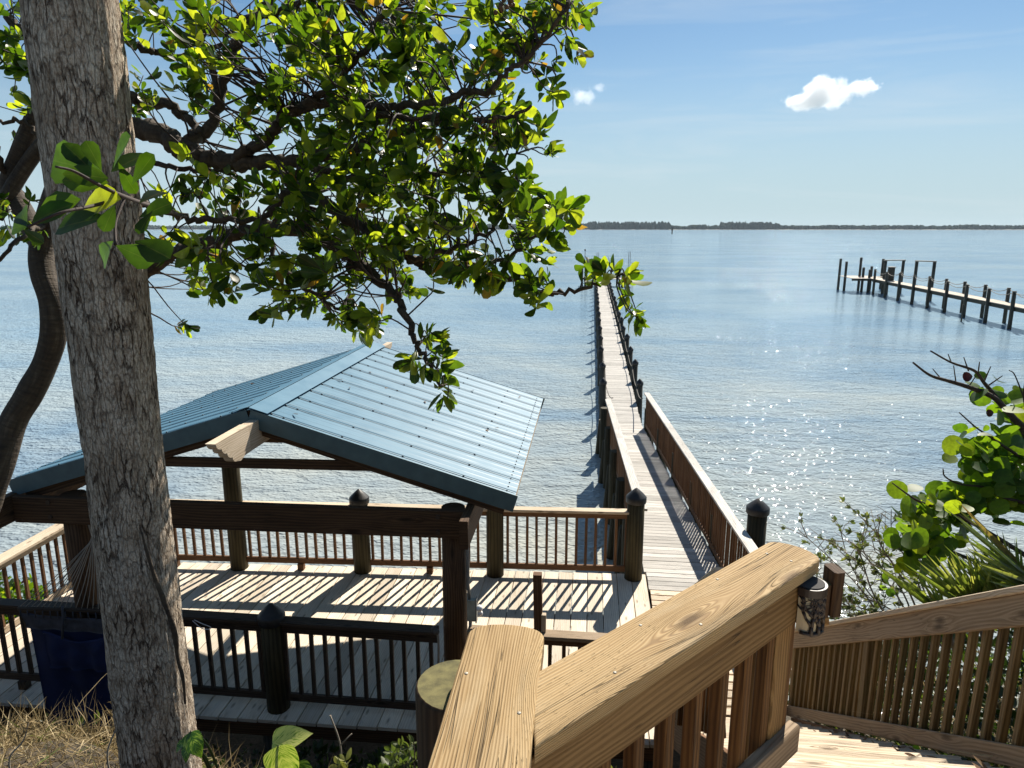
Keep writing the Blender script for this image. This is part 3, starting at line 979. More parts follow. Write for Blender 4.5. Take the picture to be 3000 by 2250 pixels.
# ridge cap
q = MB()
for sg in (1, -1):
    nv = V((SL * sg, 0, 1)).normalized()
    c0 = V((GX + sg * 0.095, roofy(GX, Y0 - 0.012), rz(GX + 0.095))) + nv * 0.026
    c1 = V((GX + sg * 0.095, roofy(GX, Y1 + 0.012), rz(GX + 0.095))) + nv * 0.026
    q.beam(c0, c1, 0.197, 0.004, up=nv, ch=0.0005)
q.build('ridge_cap', M['roof'], gz)

# conduit, outlet box and plug on the front right post
ob = thing('outlet_box', 'pale grey outlet box with conduit and white plug on the right gazebo post', 'electrical outlet', (-1.13, 6.42, 2.6))
MB().tube([(-1.155, 6.335, 3.42), (-1.15, 6.33, 3.2), (-1.155, 6.335, 2.9), (-1.135, 6.31, 2.75)], 0.017, 8).build('conduit', M['conduit'], ob)
MB().tube([(-1.13, 6.31, 2.52), (-1.135, 6.315, 2.3), (-1.16, 6.34, 2.1), (-1.15, 6.34, 1.45)], 0.017, 8).build('conduit', M['conduit'], ob)
MB().beam((-1.115, 6.31, 2.52), (-1.115, 6.31, 2.75), 0.085, 0.06, up=(0, 1, 0), ch=0.006).build('box', M['box_grey'], ob)
MB().beam((-1.068, 6.31, 2.505), (-1.068, 6.31, 2.765), 0.07, 0.012, up=(1, 0, 0), ch=0.003).build('cover', M['conduit'], ob)
MB().ball((-1.035, 6.30, 2.66), 0.036, 0, 10, 6).ball((-1.03, 6.31, 2.60), 0.03, 0, 10, 6).build('plug', M['white_plastic'], ob)
rp = thing('rope_tie', 'pale cord tied round the dark rail end beside the gazebo post', 'rope', (-1.5, 6.13, 2.3))
MB().tube(curve([(-1.43, 6.12, 2.50), (-1.42, 6.11, 2.35), (-1.43, 6.12, 2.0), (-1.425, 6.12, 1.6)]), 0.012, 6).build('cord', M['rope'], rp)
MB().ball((-1.44, 6.11, 2.49), 0.035, 0, 8, 6).ball((-1.47, 6.13, 2.50), 0.03, 0, 8, 6).build('knot', M['dark_rope'], rp)
q = MB().tube(curve([at(1, 1, 1) * 0 + V((-4.0, 6.135, 2.43)), V((-3.9, 6.12, 2.40)), V((-3.82, 6.12, 2.37)), V((-3.84, 6.125, 2.34)), V((-3.92, 6.12, 2.35)), V((-4.02, 6.135, 2.42))], 5), 0.0045, 5)
tag(q.build('string_loop', M['white_plastic']), 'thin white string loop hanging on the dark front rail right of the palm', 'string')

# ------------------------------------------------------------------ hammock
hm = thing('hammock', 'navy blue cloth hammock hanging by its cords at the left gazebo post', 'hammock', (-5.1, 5.9, 2.6))
HY = 5.93
bl, brr = V((-5.78, HY, 2.565)), V((-4.62, HY, 2.60))
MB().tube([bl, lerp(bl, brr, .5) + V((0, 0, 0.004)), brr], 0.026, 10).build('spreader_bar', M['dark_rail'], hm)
apex = V((-5.06, 6.20, 3.26))
nc = 19
for i in range(nc):
    e = lerp(bl, brr, 0.02 + 0.96 * i / (nc - 1)) + V((0, 0, 0.026))
    mid = lerp(e, apex, 0.5) + V((R.uniform(-.02, .02), 0, -0.03 - R.uniform(0, .02)))
    MB().tube(curve([e, mid, apex + V((R.uniform(-.01, .01), 0, R.uniform(-.02, .02)))], 5), 0.0042, 5).build('cord', M['rope'], hm)
MB().tube([apex, V((-5.16, 6.28, 3.42)), V((-5.2, 6.31, 3.55))], 0.010, 6).build('hook_rope', M['rope'], hm)
def cloth(name, mat, z0, z1, x0, x1, yoff, seed, amp=0.03, nx=40, nz=30):
    q = MB()
    for lay in (0, 1):
        for j in range(nz + 1):
            t = j / nz
            z = z0 + (z1 - z0) * t
            for i in range(nx + 1):
                s_ = i / nx
                x = x0 + (x1 - x0) * s_ + 0.06 * t * (0.5 - s_)
                fold = amp * (math.sin(s_ * 19 + seed) * (0.4 + t * 0.6) + 1.5 * mnoise.noise(V((s_ * 5, t * 2.2, seed))))
                top = 0.0
                if name == 'pillow':
                    top = -0.035 * math.cos((s_ - 0.5) * math.pi * 2) * (1 - t)
                y = HY + yoff + fold + 0.006 * lay
                q.v.append(V((x, y, z + top - 0.02 * math.sin(s_ * math.pi) * (1 - t))))
    m = nx + 1
    o = (nz + 1) * m
    for lay in (0, 1):
        for j in range(nz):
            for i in range(nx):
                a = lay * o + j * m + i
                fc = (a, a + 1, a + m + 1, a + m)
                q.face(fc if lay else fc[::-1], [(i / nx, j / nz)] * 4, True)
    for j in range(nz):
        for i in (0, nx):
            a = j * m + i
            q.face((a, a + m, a + m + o, a + o), [(0, 0)] * 4, True)
    for i in range(nx):
        for j in (0, nz):
            a = j * m + i
            q.face((a, a + 1, a + 1 + o, a + o), [(0, 0)] * 4, True)
    return q
cloth('fabric', 0, 2.50, 1.20, -5.72, -4.66, 0.02, 1.0, 0.02).build('fabric', M['cloth_blue'], hm)
cloth('hem', 0, 2.53, 2.36, -5.74, -4.64, -0.03, 2.0, 0.010, 30, 6).build('hem', M['cloth_grey'], hm)
cloth('pillow', 0, 2.33, 1.95, -5.50, -4.70, -0.07, 3.0, 0.022, 30, 14).build('pillow', M['cloth_blue'], hm)
for i in range(14):
    e = lerp(bl, brr, 0.03 + 0.94 * i / 13)
    MB().tube([e + V((0, -0.027, 0)), e + V((0.01, -0.04, -0.03)), e + V((0, -0.03, -0.075))], 0.006, 5).build('loop', M['cloth_grey'], hm)
MB().tube([lerp(bl, brr, .45) + V((0, -0.03, 0.06)), lerp(bl, brr, .45) + V((0, -0.045, -0.05)), lerp(bl, brr, .46) + V((0, -0.11, -0.26))], 0.013, 6).build('strap', M['cloth_grey'], hm)

# ------------------------------------------------------------------ pier
PZ = 0.9
def pier_edges(y):
    """left x, right x, z of the pier deck at y"""
    if y > 19.3:
        return 0.60, 1.54, PZ
    t = (19.3 - y) / (19.3 - 9.2)
    t = min(1.0, t)
    return 0.60 + (0.915 - 0.60) * t, 1.56 + (2.10 - 1.56) * t, PZ + (DZ - PZ) * t
pier = thing('pier', 'long grey plank pier running straight out over the bay', 'pier', (1.1, 40, PZ))
q, q2 = MB(), MB()
y = 6.62
while y < 77.5:
    a, b, z = pier_edges(y + 0.07)
    tgt = q2 if y < 9.05 else q
    jl, jr = R.uniform(-.012, .012), R.uniform(-.012, .012)
    tgt.beam((a + 0.02 + jl if y < 9.7 else a + jl, y + 0.07, z - 0.019 + R.uniform(-.002, .002)), (b + jr, y + 0.07, z - 0.019 + R.uniform(-.002, .002)), 0.125 + R.uniform(-.007, .003), 0.038, ch=0.004)
    y += 0.1425
q.build('decking', M['pier_deck'], pier)
q2.build('new_planks', M['rail_cap'], pier)
for sd in (0, 1):
    pts = []
    q = MB()
    for y0_, y1_ in ((6.7, 9.2), (9.2, 19.3), (19.3, 77.3)):
        a0, a1 = pier_edges(y0_), pier_edges(y1_)
        ins = 0.06 if sd == 0 else -0.06
        q.beam((a0[sd] + ins, y0_, a0[2] - 0.135), (a1[sd] + ins, y1_, a1[2] - 0.135), 0.05, 0.19)
    q.build('stringer', M['beam'], pier)
py = [22.3 + 3.1 * i for i in range(18)]
tops = {}
for sd in (0, 1):
    for i, y in enumerate(py):
        a, b, z = pier_edges(y)
        x = a - 0.12 if sd == 0 else b + 0.12
        h = z + 0.64 + R.uniform(-.05, .05)
        if sd == 0:
            h -= 0.05
        lx = R.uniform(-.03, .03)
        post_with_cap(pier, x, y, -1.0, h, 0.105, 'pile', True, (lx, R.uniform(-.03, .03)), 12)
        tops[(sd, i)] = V((x + lx, y, h - 0.13))
    # rope
    q = MB()
    st = V((0.60 if sd == 0 else 1.62, 19.4, PZ + 0.80))
    seq = [st] + [tops[(sd, i)] for i in range(len(py))]
    for i in range(len(seq) - 1):
        p0, p1 = seq[i], seq[i + 1]
        side = V((0.1 if sd == 0 else -0.1, 0, 0))
        q.tube([lerp(p0, p1, t) + side + V((0, 0, -0.13 * 4 * t * (1 - t))) for t in (0, .2, .4, .5, .6, .8, 1)], 0.014, 6)
    q.build('rope', M['dark_rope'], pier)
# piles under the ramp
for y, r_ in ((10.9, 0.12), (12.6, 0.12), (14.6, 0.12), (16.8, 0.12), (19.2, 0.12)):
    a, b, z = pier_edges(y)
    for x in (a - 0.13, b + 0.13):
        q = MB().tube([(x, y, -1.0), (x, y, z + 0.55)], [r_ * 1.04, r_], 12, True, 0, 0, 0.04, 5)
        q.build('pile', M['post'], pier)
        q = MB().tube([(x + (-0.2 if x < 1 else .2), y + 0.35, -1.0), (x + (-0.05 if x < 1 else .05), y + 0.35, z + 0.1)], [r_ * 0.9, r_ * .85], 10, True, 0, 0, 0.04, 5)
        q.build('pile', M['post'], pier)
# pier head
q = MB()
x = -1.0
while x < 4.6:
    q.beam((x, 77.6, PZ - 0.019), (x, 80.2, PZ - 0.019), 0.135, 0.038)
    x += 0.1425
q.build('pier_head', M['pier_deck'], pier)
for x, y in ((-0.5, 80.0), (1.6, 80.0), (3.2, 80.0), (3.4, 77.8)):
    MB().tube([(x, y, -1), (x, y, PZ + 0.7)], 0.11, 10).build('pile', M['pile'], pier)

railing('ramp_railing', 'brown picket railing on the right of the pier ramp ending at a black capped post', 'railing', (2.16, 8.25, DZ), (1.62, 19.3, PZ), 1.0, ('pier_deck', 'rail_brown', 'rail_brown'), bal=0.128, bal_w=0.029, cap_w=0.15, bottom=0.06, face=0.02,
        posts=(), group='railings of the pier ramp')
rl = railing('ramp_railing', 'weathered railing on the left of the pier ramp starting at the platform corner post', 'railing', (0.83, 9.75, DZ), (0.53, 18.3, PZ + 0.05), 0.98, ('pier_deck', 'rail_brown', 'rail_brown'), bal=0.118, cap_w=0.15, bottom=0.06, face=0.02,
        group='railings of the pier ramp')
pz_ = thing('newel_post', 'thick black capped post at the shore end of the right ramp railing', 'post', (2.33, 9.34, DZ))
post_with_cap(pz_, 2.36, 9.34, -0.6, 2.62, 0.135, 'post', True, n=16)

# mooring piles and markers beyond the pier head
def pole(name, label, cat, items, group=None):
    x0, y0 = items[0][0], items[0][1]
    t = thing(name, label, cat, (x0, y0, 0), group)
    for (x, y, z0, z1, r_, nm, ball) in items:
        o = MB().tube([(x, y, z0), (x, y, z1)], r_, 10)
        if ball:
            o.ball((x, y, z1), ball, 0, 8, 6)
        o.build(nm, M['pile'], t)
    return t
pole('mooring_pile', 'pair of dark mooring piles with a thin ball topped pole left of the pier head', 'mooring pile',
     [(-0.95, 77.5, -1, 2.1, 0.10, 'pile', 0), (-0.62, 77.6, -1, 2.0, 0.10, 'pile', 0), (-0.70, 77.52, 1.9, 4.0, 0.03, 'pole', 0.10)], 'mooring piles at the pier head')
pole('mooring_pile', 'dark mooring pile with two thin rods right of the pier head', 'mooring pile',
     [(4.75, 82.8, -1, 2.4, 0.14, 'pile', 0), (4.25, 82.6, -1, 3.7, 0.025, 'rod', 0), (4.42, 82.6, -1, 3.7, 0.025, 'rod', 0)], 'mooring piles at the pier head')
pole('mooring_pile', 'two thin rods standing straight behind the pier head', 'mooring pile',
     [(0.62, 82.6, -1, 3.6, 0.025, 'rod', 0), (0.80, 82.6, -1, 3.6, 0.025, 'rod', 0)], 'mooring piles at the pier head')
pole('channel_marker', 'lone thin marker post far out in the bay near the wood', 'marker',
     [(76.3, 700, -1, 7.0, 0.55, 'pole', 0), (76.3, 700, 3.5, 5.5, 0.95, 'board', 0)])

# ------------------------------------------------------------------ neighbouring dock
dk = thing('dock', 'neighbouring dock on dark piles with rope handrails out on the right', 'dock', (27.6, 62, 1.5))
def dxl(y):
    return 26.78 + (y - 47.6) * 0.0255
q = MB()
y = 20.0
while y < 73.2:
    q.beam((dxl(y) + 0.05, y, 1.46), (dxl(y) + 1.18, y, 1.46), 0.135, 0.04)
    y += 0.1425
q.build('decking', M['dock_deck'], dk)
q = MB()
for of in (0.14, 1.1):
    q.beam((dxl(20) + of, 20, 1.30), (dxl(73) + of, 73, 1.30), 0.06, 0.26)
q.build('stringer', M['pile'], dk)
ymain = [72.1 - 3.02 * i for i in range(17)]
ropes = MB()
for sd in (0, 1):
    prev = None
    for i, y in enumerate(ymain):
        y2 = y + (0.1 if sd else 0.0)
        x = dxl(y) - 0.02 + (1.28 if sd else 0)
        h = 2.40 + R.uniform(-.06, .06)
        MB().tube([(x + .03, y2, -1.0), (x, y2, h)], 0.118, 10, True, 0, 0, 0.05, 4).build('pile', M['pile'], dk)
        tp = V((x, y2, h - 0.05))
        if prev is not None:
            ropes.tube([lerp(prev, tp, t) + V((0, 0, -0.28 * 4 * t * (1 - t))) for t in (0, .15, .3, .5, .7, .85, 1)], 0.022, 5)
        prev = tp
ropes.build('rope', M['rope'], dk)
q = MB()
y = 73.25
while y < 77.2:
    q.beam((25.75, y, 1.46), (28.9, y, 1.46), 0.135, 0.04)
    y += 0.1425
q.build('dock_head', M['dock_deck'], dk)
MB().beam((25.7, 73.25, 1.33), (28.9, 73.25, 1.33), 0.06, 0.2).build('stringer', M['pile'], dk)
for x, y, h in ((25.85, 77.4, 3.21), (25.95, 75.9, 2.98), (27.45, 76.2, 3.39), (27.35, 75.0, 2.45), (27.6, 74.0, 2.3), (28.6, 76.3, 2.5)):
    MB().tube([(x, y, -1.0), (x, y, h)], 0.13, 10).build('pile', M['pile'], dk)
MB().tube([(30.7, 79.0, -1.0), (30.7, 79.0, 3.15)], 0.14, 10).build('pile', M['pile'], dk)
MB().beam((28.9, 76.6, 1.40), (31.0, 77.6, 1.40), 0.5, 0.06).build('catwalk', M['dock_deck'], dk)
bt = thing('bait_station', 'dark box on a post beside the dock head piles', 'cabinet', (27.8, 69.5, 1.5))
MB().beam((28.1, 70.2, 1.5), (28.1, 70.2, 2.7), 0.5, 0.4, up=(0, 1, 0), ch=0.02).build('box', M['pile'], bt)
MB().beam((27.8, 70.2, 2.75), (28.4, 70.2, 2.75), 0.55, 0.06, ch=0.01).build('lid', M['dock_deck'], bt)
for (x0, x1, y0_, y1_, h, lab) in ((28.6, 30.5, 73.0, 73.6, 3.2, 'goalpost boat lift frame left of the two beside the dock'), (28.9, 29.95, 67.0, 66.0, 3.42, 'goalpost boat lift frame right of the two beside the dock')):
    t = thing('boat_lift', lab, 'boat lift', ((x0 + x1) / 2, y0_, 0), 'boat lift frames by the neighbouring dock')
    for x, y in ((x0, y0_), (x1, y1_)):
        MB().tube([(x, y, -1), (x, y, h)], 0.14, 10).build('pile', M['pile'], t)
    MB().beam((x0 - .15, y0_ + .02, h + 0.05), (x1 + .15, y1_ + .02, h + 0.05), 0.2, 0.10).build('crossbeam', M['dock_deck'], t)
pole('leaning_stake', 'thin broken stake leaning in the water in front of the dock', 'stake', [(25.6, 51.5, -1, 1.2, 0.05, 'stake', 0)])

# ------------------------------------------------------------------ near landing, stairs and their railings
LZ = 4.66
ld = thing('stair_landing', 'upper wooden landing at the head of the stairs', 'deck', (1.0, 0.5, LZ))
q = MB()
y = -1.6
while y < 1.9:
    # the landing's left edge follows the railings
    xl = -0.27 if y < 1.25 else -0.27 + (y - 1.25) * 0.91 + 0.05
    q.beam((xl, y, LZ - 0.019), (2.33, y, LZ - 0.019), 0.136, 0.038, ch=0.003)
    y += 0.1425
q.build('decking', M['deck'], ld)
MB().beam((0.8, 1.93, LZ - 0.14), (2.33, 1.93, LZ - 0.14), 0.04, 0.19).build('rim_board', M['rail_brown'], ld)
for x, y in ((-0.2, -1.4), (2.25, -1.4), (2.25, 1.8)):
    MB().beam((x, y, ground_z(x, y) - 0.5), (x, y, LZ - 0.25), 0.14, 0.14, up=(0, 1, 0)).build('support_post', M['post'], ld)

st = thing('staircase', 'sunlit wooden stairs going down to the pier behind the newel post', 'stairs', (1.55, 4.2, 3.0))
q = MB()
NR = 18
Y_T, Y_B = 1.96, 6.6
for i in range(1, NR):
    z = LZ - (LZ - DZ) * i / NR
    y = Y_T + (Y_B - Y_T) * (i - 0.5) / NR
    for dy in (-0.068, 0.074):
        q.beam((0.84, y + dy, z - 0.019), (2.20, y + dy, z - 0.019), 0.138, 0.038, ch=0.004)
q.build('treads', M['rail_cap'], st)
for x in (0.82, 2.21):
    MB().beam((x, Y_T - 0.02, LZ - 0.22), (x, Y_B, DZ - 0.10), 0.04, 0.24, up=(0, 0, 1)).build('stringer', M['rail_brown'], st)

def stair_rail(name, label, X, ya, za, yb, zb, mats, side, nb_pitch=0.128):
    """sloping rail: floor line from (ya, za) down to (yb, zb)"""
    t = thing(name, label, 'railing', (X, (ya + yb) / 2, (za + zb) / 2), 'railings of the stairs')
    p0, p1 = V((X, ya, za)), V((X, yb, zb))
    up = V((0, 0, 1))
    TOP = 1.06
    q = MB()
    q.beam(p0 + up * (TOP - 0.02) + V((0.03 * side, 0, 0)), p1 + up * (TOP - 0.02) + V((0.03 * side, 0, 0)), 0.15, 0.036, ch=0.005)
    q.build('cap_rail', M['rail_cap'], t)
    q = MB()
    q.beam(p0 + up * (TOP - 0.135), p1 + up * (TOP - 0.135), 0.04, 0.155, ch=0.005)
    q.build('top_rail', M[mats[0]], t)
    q = MB()
    q.beam(p0 + up * 0.075, p1 + up * 0.075, 0.04, 0.105, ch=0.005)
    q.build('bottom_rail', M[mats[0]], t)
    L = abs(yb - ya)
    nb = int(L / nb_pitch)
    for i in range(nb):
        s_ = (i + 0.5) / nb
        c = lerp(p0, p1, s_) + V((side * 0.043, 0, 0))
        wide = i in (nb - 1, nb - 14)
        wd = 0.088 if wide else 0.042
        MB().beam(c + up * 0.03 + V((side * 0.02 if wide else 0, 0, 0)), c + up * (TOP - 0.05), wd, wd if wide else 0.04, up=(1, 0, 0), ch=0.004).build('post' if wide else 'baluster', M[mats[1]], t)
    return t
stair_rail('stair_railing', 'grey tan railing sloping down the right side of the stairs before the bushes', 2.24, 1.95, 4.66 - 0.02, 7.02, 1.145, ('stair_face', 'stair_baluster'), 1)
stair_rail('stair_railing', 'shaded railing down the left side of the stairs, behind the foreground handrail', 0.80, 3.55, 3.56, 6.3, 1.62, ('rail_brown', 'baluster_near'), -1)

lr = thing('landing_railing', 'thick bleached handrail boards in the foreground with amber balusters beneath', 'railing', (0.2, 1.6, LZ))
HZ = ZC - 1.0
# cap board running away from the viewer, rounded end
def round_board(p0, p1, wd, th, r_, name, mat, both=False, miter=None):
    """board with a rounded far end, gently eased upper edge"""
    p0, p1 = V(p0), V(p1)
    a = (p1 - p0)
    L = a.length
    a.normalize()
    s = a.cross(V((0, 0, 1))).normalized()
    hw = wd / 2
    out = []
    m0 = miter or (0.0, 0.0)
    out.append((m0[0], -hw))
    out.append((L - r_, -hw))
    for i in range(1, 8):
        an = i / 8 * math.pi / 2
        out.append((L - r_ + r_ * math.sin(an), -hw + r_ * (1 - math.cos(an))))
    out.append((L + 0.004, -hw + r_))
    for i in range(1, 9):
        t = i / 9
        out.append((L + 0.004 + 0.006 * math.sin(t * math.pi), -hw + r_ + (wd - 2 * r_) * t))
    out.append((L + 0.004, hw - r_))
    for i in range(1, 8):
        an = i / 8 * math.pi / 2
        out.append((L - r_ + r_ * math.cos(an), hw - r_ + r_ * math.sin(an)))
    out.append((L - r_, hw))
    out.append((m0[1], hw))
    bm = bmesh.new()
    up = V((0, 0, 1))
    bot = [bm.verts.new(p0 + a * u - s * v_ - up * th) for u, v_ in out]
    top = [bm.verts.new(p0 + a * u - s * v_) for u, v_ in out]
    n_ = len(out)
    ft = bm.faces.new(top)
    fb = bm.faces.new(bot[::-1])
    for i in range(n_):
        j = (i + 1) % n_
        bm.faces.new((bot[i], bot[j], top[j], top[i]))
    bm.normal_update()
    if ft.normal.z < 0:
        bmesh.ops.reverse_faces(bm, faces=bm.faces[:])
    bmesh.ops.bevel(bm, geom=[e for e in bm.edges if any(f is ft for f in e.link_faces)], offset=0.006, segments=3, affect='EDGES', profile=0.5)
    uvl = bm.loops.layers.uv.new('UVMap')
    uo, vo = R.uniform(0, 60), R.uniform(0, 60)
    for f in bm.faces:
        f.smooth = False
        for l in f.loops:
            q_ = l.vert.co - p0
            u, v_, h = q_.dot(a), q_.dot(s), q_.z
            if abs(f.normal.z) > 0.4:
                l[uvl].uv = (uo + u, vo + v_)
            else:
                l[uvl].uv = (uo + u, vo + h + (1.3 if f.normal.dot(s) > 0 else 2.1))
    me = bpy.data.meshes.new(name)
    bm.to_mesh(me)
    bm.free()
    me.materials.append(M[mat])
    o = bpy.data.objects.new(name, me)
    COL.objects.link(o)
    o.parent = lr
    o.matrix_parent_inverse = Matrix.Translation(-base_of(lr))
    return o
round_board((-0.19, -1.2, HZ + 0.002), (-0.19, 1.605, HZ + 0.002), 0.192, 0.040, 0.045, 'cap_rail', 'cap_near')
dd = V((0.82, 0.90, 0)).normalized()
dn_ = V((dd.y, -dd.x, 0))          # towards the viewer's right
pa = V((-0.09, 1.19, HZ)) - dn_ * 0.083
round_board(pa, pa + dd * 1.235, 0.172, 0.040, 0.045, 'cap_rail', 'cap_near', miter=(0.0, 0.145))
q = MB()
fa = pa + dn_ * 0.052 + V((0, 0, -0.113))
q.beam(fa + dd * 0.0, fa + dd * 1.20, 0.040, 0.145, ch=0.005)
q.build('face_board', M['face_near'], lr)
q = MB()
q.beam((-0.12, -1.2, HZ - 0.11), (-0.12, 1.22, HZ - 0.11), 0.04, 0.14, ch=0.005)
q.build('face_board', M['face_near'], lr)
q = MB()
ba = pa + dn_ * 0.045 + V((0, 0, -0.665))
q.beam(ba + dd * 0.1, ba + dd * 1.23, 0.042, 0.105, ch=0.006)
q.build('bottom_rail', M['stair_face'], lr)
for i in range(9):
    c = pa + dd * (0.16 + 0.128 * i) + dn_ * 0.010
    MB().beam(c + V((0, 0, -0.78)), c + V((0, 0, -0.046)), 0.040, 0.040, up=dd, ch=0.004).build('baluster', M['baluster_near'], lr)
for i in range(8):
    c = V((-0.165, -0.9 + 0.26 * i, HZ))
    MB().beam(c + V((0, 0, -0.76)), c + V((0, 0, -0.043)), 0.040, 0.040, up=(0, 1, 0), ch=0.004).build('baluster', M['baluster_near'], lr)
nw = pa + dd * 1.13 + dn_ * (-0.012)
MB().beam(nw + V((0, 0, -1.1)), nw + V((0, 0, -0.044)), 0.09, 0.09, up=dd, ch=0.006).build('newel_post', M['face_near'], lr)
# block bolted behind the newel: upright with a notch
bk = pa + dd * 1.245 + dn_ * (-0.005)
ax = V((1, 0.28, 0)).normalized()
MB().beam(bk + ax * 0.09 + V((0, 0, -0.25)), bk + ax * 0.09 + V((0, 0, -0.135)), 0.05, 0.055, up=ax, ch=0.004, endmi=1).build('bracket', [M['beam'], M['endgrain']], lr)
MB().beam(bk + ax * 0.137 + V((0, 0, -0.245)), bk + ax * 0.137 + V((0, 0, -0.088)), 0.07, 0.038, up=ax, ch=0.006).build('bracket', M['beam'], lr)
MB().beam(bk + ax * 0.03 + V((0, 0, -0.275)), bk + ax * 0.12 + V((0, 0, -0.265)), 0.05, 0.03, ch=0.003).build('bracket', M['face_near'], lr)
# log post by the left cap
lp = V((-0.305, 1.50, 0))
q = MB()
q.tube([(lp.x, lp.y, 2.2), (lp.x, lp.y, 3.8), (lp.x, lp.y, 5.29), (lp.x, lp.y, 5.30)], [0.108, 0.106, 0.104, 0.098], 28, True, 0, 1, 0.03, 9.0)
q.build('log_post', [M['beam'], M['endgrain']], lr)
# nails
NAILS = [(V((x, y, HZ + 0.0015))) for x, y in ((-0.262, 1.40), (-0.128, 1.28), (-0.255, 0.9), (-0.13, 0.75))]
NAILS += [pa + dd * u + dn_ * v_ + V((0, 0, -0.0005)) for u, v_ in ((0.30, 0.035), (0.62, 0.05), (0.86, -0.055), (1.13, 0.03), (1.12, -0.045), (0.50, -0.05))]
for c in NAILS:
    MB().lathe([(0.0045, 0.0), (0.0045, 0.0014), (0.0038, 0.0020), (0.0002, 0.0021)], c, 10).build('nail', M['nail'], lr)

# ------------------------------------------------------------------ solar lamp on the newel
lc = pa + dd * 1.145 + dn_ * 0.076
lamp = thing('solar_lamp', 'small dark brown solar lamp with branch cut-out pattern on the newel post', 'lamp', (lc.x, lc.y, lc.z - 0.16))
def half_cyl(r_, z0, z1, n=16, ext=0.012):
    pts = [(-r_, 0), ] + [(-r_ * math.cos(math.pi * i / n), ext + r_ * math.sin(math.pi * i / n)) for i in range(n + 1)] + [(r_, 0)]
    return pts
lt = lc.z - 0.055
q = MB()
q.prism(half_cyl(0.050, 0, 0), (lc.x, lc.y, lt - 0.026), dd, dn_, (0, 0, 1), 0.026)
q.build('housing', M['lamp_brown'], lamp)
q = MB()
q.prism(half_cyl(0.042, 0, 0), (lc.x, lc.y, lt + 0.0005), dd, dn_, (0, 0, 1), 0.003)
q.build('solar_panel', M['lamp_panel'], lamp)
q = MB()
q.prism(half_cyl(0.041, 0, 0), (lc.x, lc.y, lt - 0.150), dd, dn_, (0, 0, 1), 0.124)
q.build('diffuser', M['lamp_diffuser'], lamp)
q = MB()
RL = random.Random(5)
def onc(an, z):
    r_ = 0.046
    return V((lc.x, lc.y, lt - 0.150 + z)) + dd * (-r_ * math.cos(an)) + dn_ * (0.012 + r_ * math.sin(an))
def limb(an, z, da, dz_, th, depth):
    if depth == 0 or z > 0.122 or not 0.05 < an < 3.09:
        return
    a2, z2 = an + da, z + dz_
    q.tube([onc(an, z), onc((an + a2) / 2, (z + z2) / 2), onc(a2, z2)], [th, th * .9, th * .8], 5)
    limb(a2, z2, da * 0.3 + RL.uniform(-.12, .12), dz_ * RL.uniform(.8, 1.0), th * 0.85, depth - 1)
    limb(a2, z2, RL.choice((-1, 1)) * RL.uniform(.22, .5), dz_ * RL.uniform(.5, .9), th * 0.7, depth - 1)
for an in (0.75, 1.3, 1.85, 2.35, 2.8):
    limb(an, 0.0, RL.uniform(-.1, .1), 0.030, 0.0075, 6)
q.tube([onc(3.0 * i / 14 + 0.07, 0.004) for i in range(15)], 0.006, 6)
q.build('grille', M['lamp_brown'], lamp)

#PLANTS
# ------------------------------------------------------------------ foliage
OBOV = [(0, 0), (0.22, 0.34), (0.5, 0.78), (0.75, 1.0), (0.92, 0.72), (1.0, 0.0)]
ELL = [(0, 0), (0.2, 0.62), (0.45, 1.0), (0.7, 0.85), (0.9, 0.4), (1.0, 0.0)]
ROUND = [(0, 0), (0.07, 0.55), (0.28, 0.95), (0.55, 1.0), (0.8, 0.8), (0.95, 0.42), (1.0, 0.0)]
HEART = [(0, 0), (0.015, 0.55), (0.12, 0.95), (0.32, 1.0), (0.58, 0.78), (0.82, 0.36), (1.0, 0.0)]
BLADE = [(0, 0.5), (0.15, 1.0), (0.5, 0.9), (0.8, 0.5), (1.0, 0.0)]
LT = random.Random(21)
def rv(rg=LT):
    while True:
        q_ = V((rg.uniform(-1, 1), rg.uniform(-1, 1), rg.uniform(-1, 1)))
        if 0.05 < q_.length < 1:
            return q_.normalized()

def cluster(q, c, axis, n, L, prof, W=0.5, rg=LT, spread=(0.6, 1.25), tint=None, stem=0.0, mi=0):
    """n leaves set round the tip of a twig"""
    axis = V(axis).normalized()
    s = axis.cross(V((0.2, 0.3, 1))).normalized()
    t = axis.cross(s)
    for i in range(n):
        an = i * 2.4 + rg.uniform(-.5, .5)
        th = rg.uniform(*spread)
        out = s * math.cos(an) + t * math.sin(an)
        dv = axis * math.cos(th) + out * math.sin(th) + V((0, 0, -0.12))
        base = V(c) - axis * (rg.uniform(0, 0.6) * L * (0.4 + i / n)) + out * stem
        nrm = (axis * math.sin(th) - out * math.cos(th)) * -1 + rv(rg) * 0.55 + V((0, 0, 0.3))
        l = L * rg.uniform(0.68, 1.15)
        tn = rg.random() ** 1.1 * 0.92 if tint is None else min(1, max(0, tint + rg.uniform(-.25, .25)))
        if tint is None and rg.random() < 0.012:
            tn = 1.0
        q.leaf(base, dv, nrm, l, l * W * rg.uniform(0.85, 1.15), prof, rg.uniform(-0.05, 0.45), rg.uniform(0.0, 0.45), tn, mi)

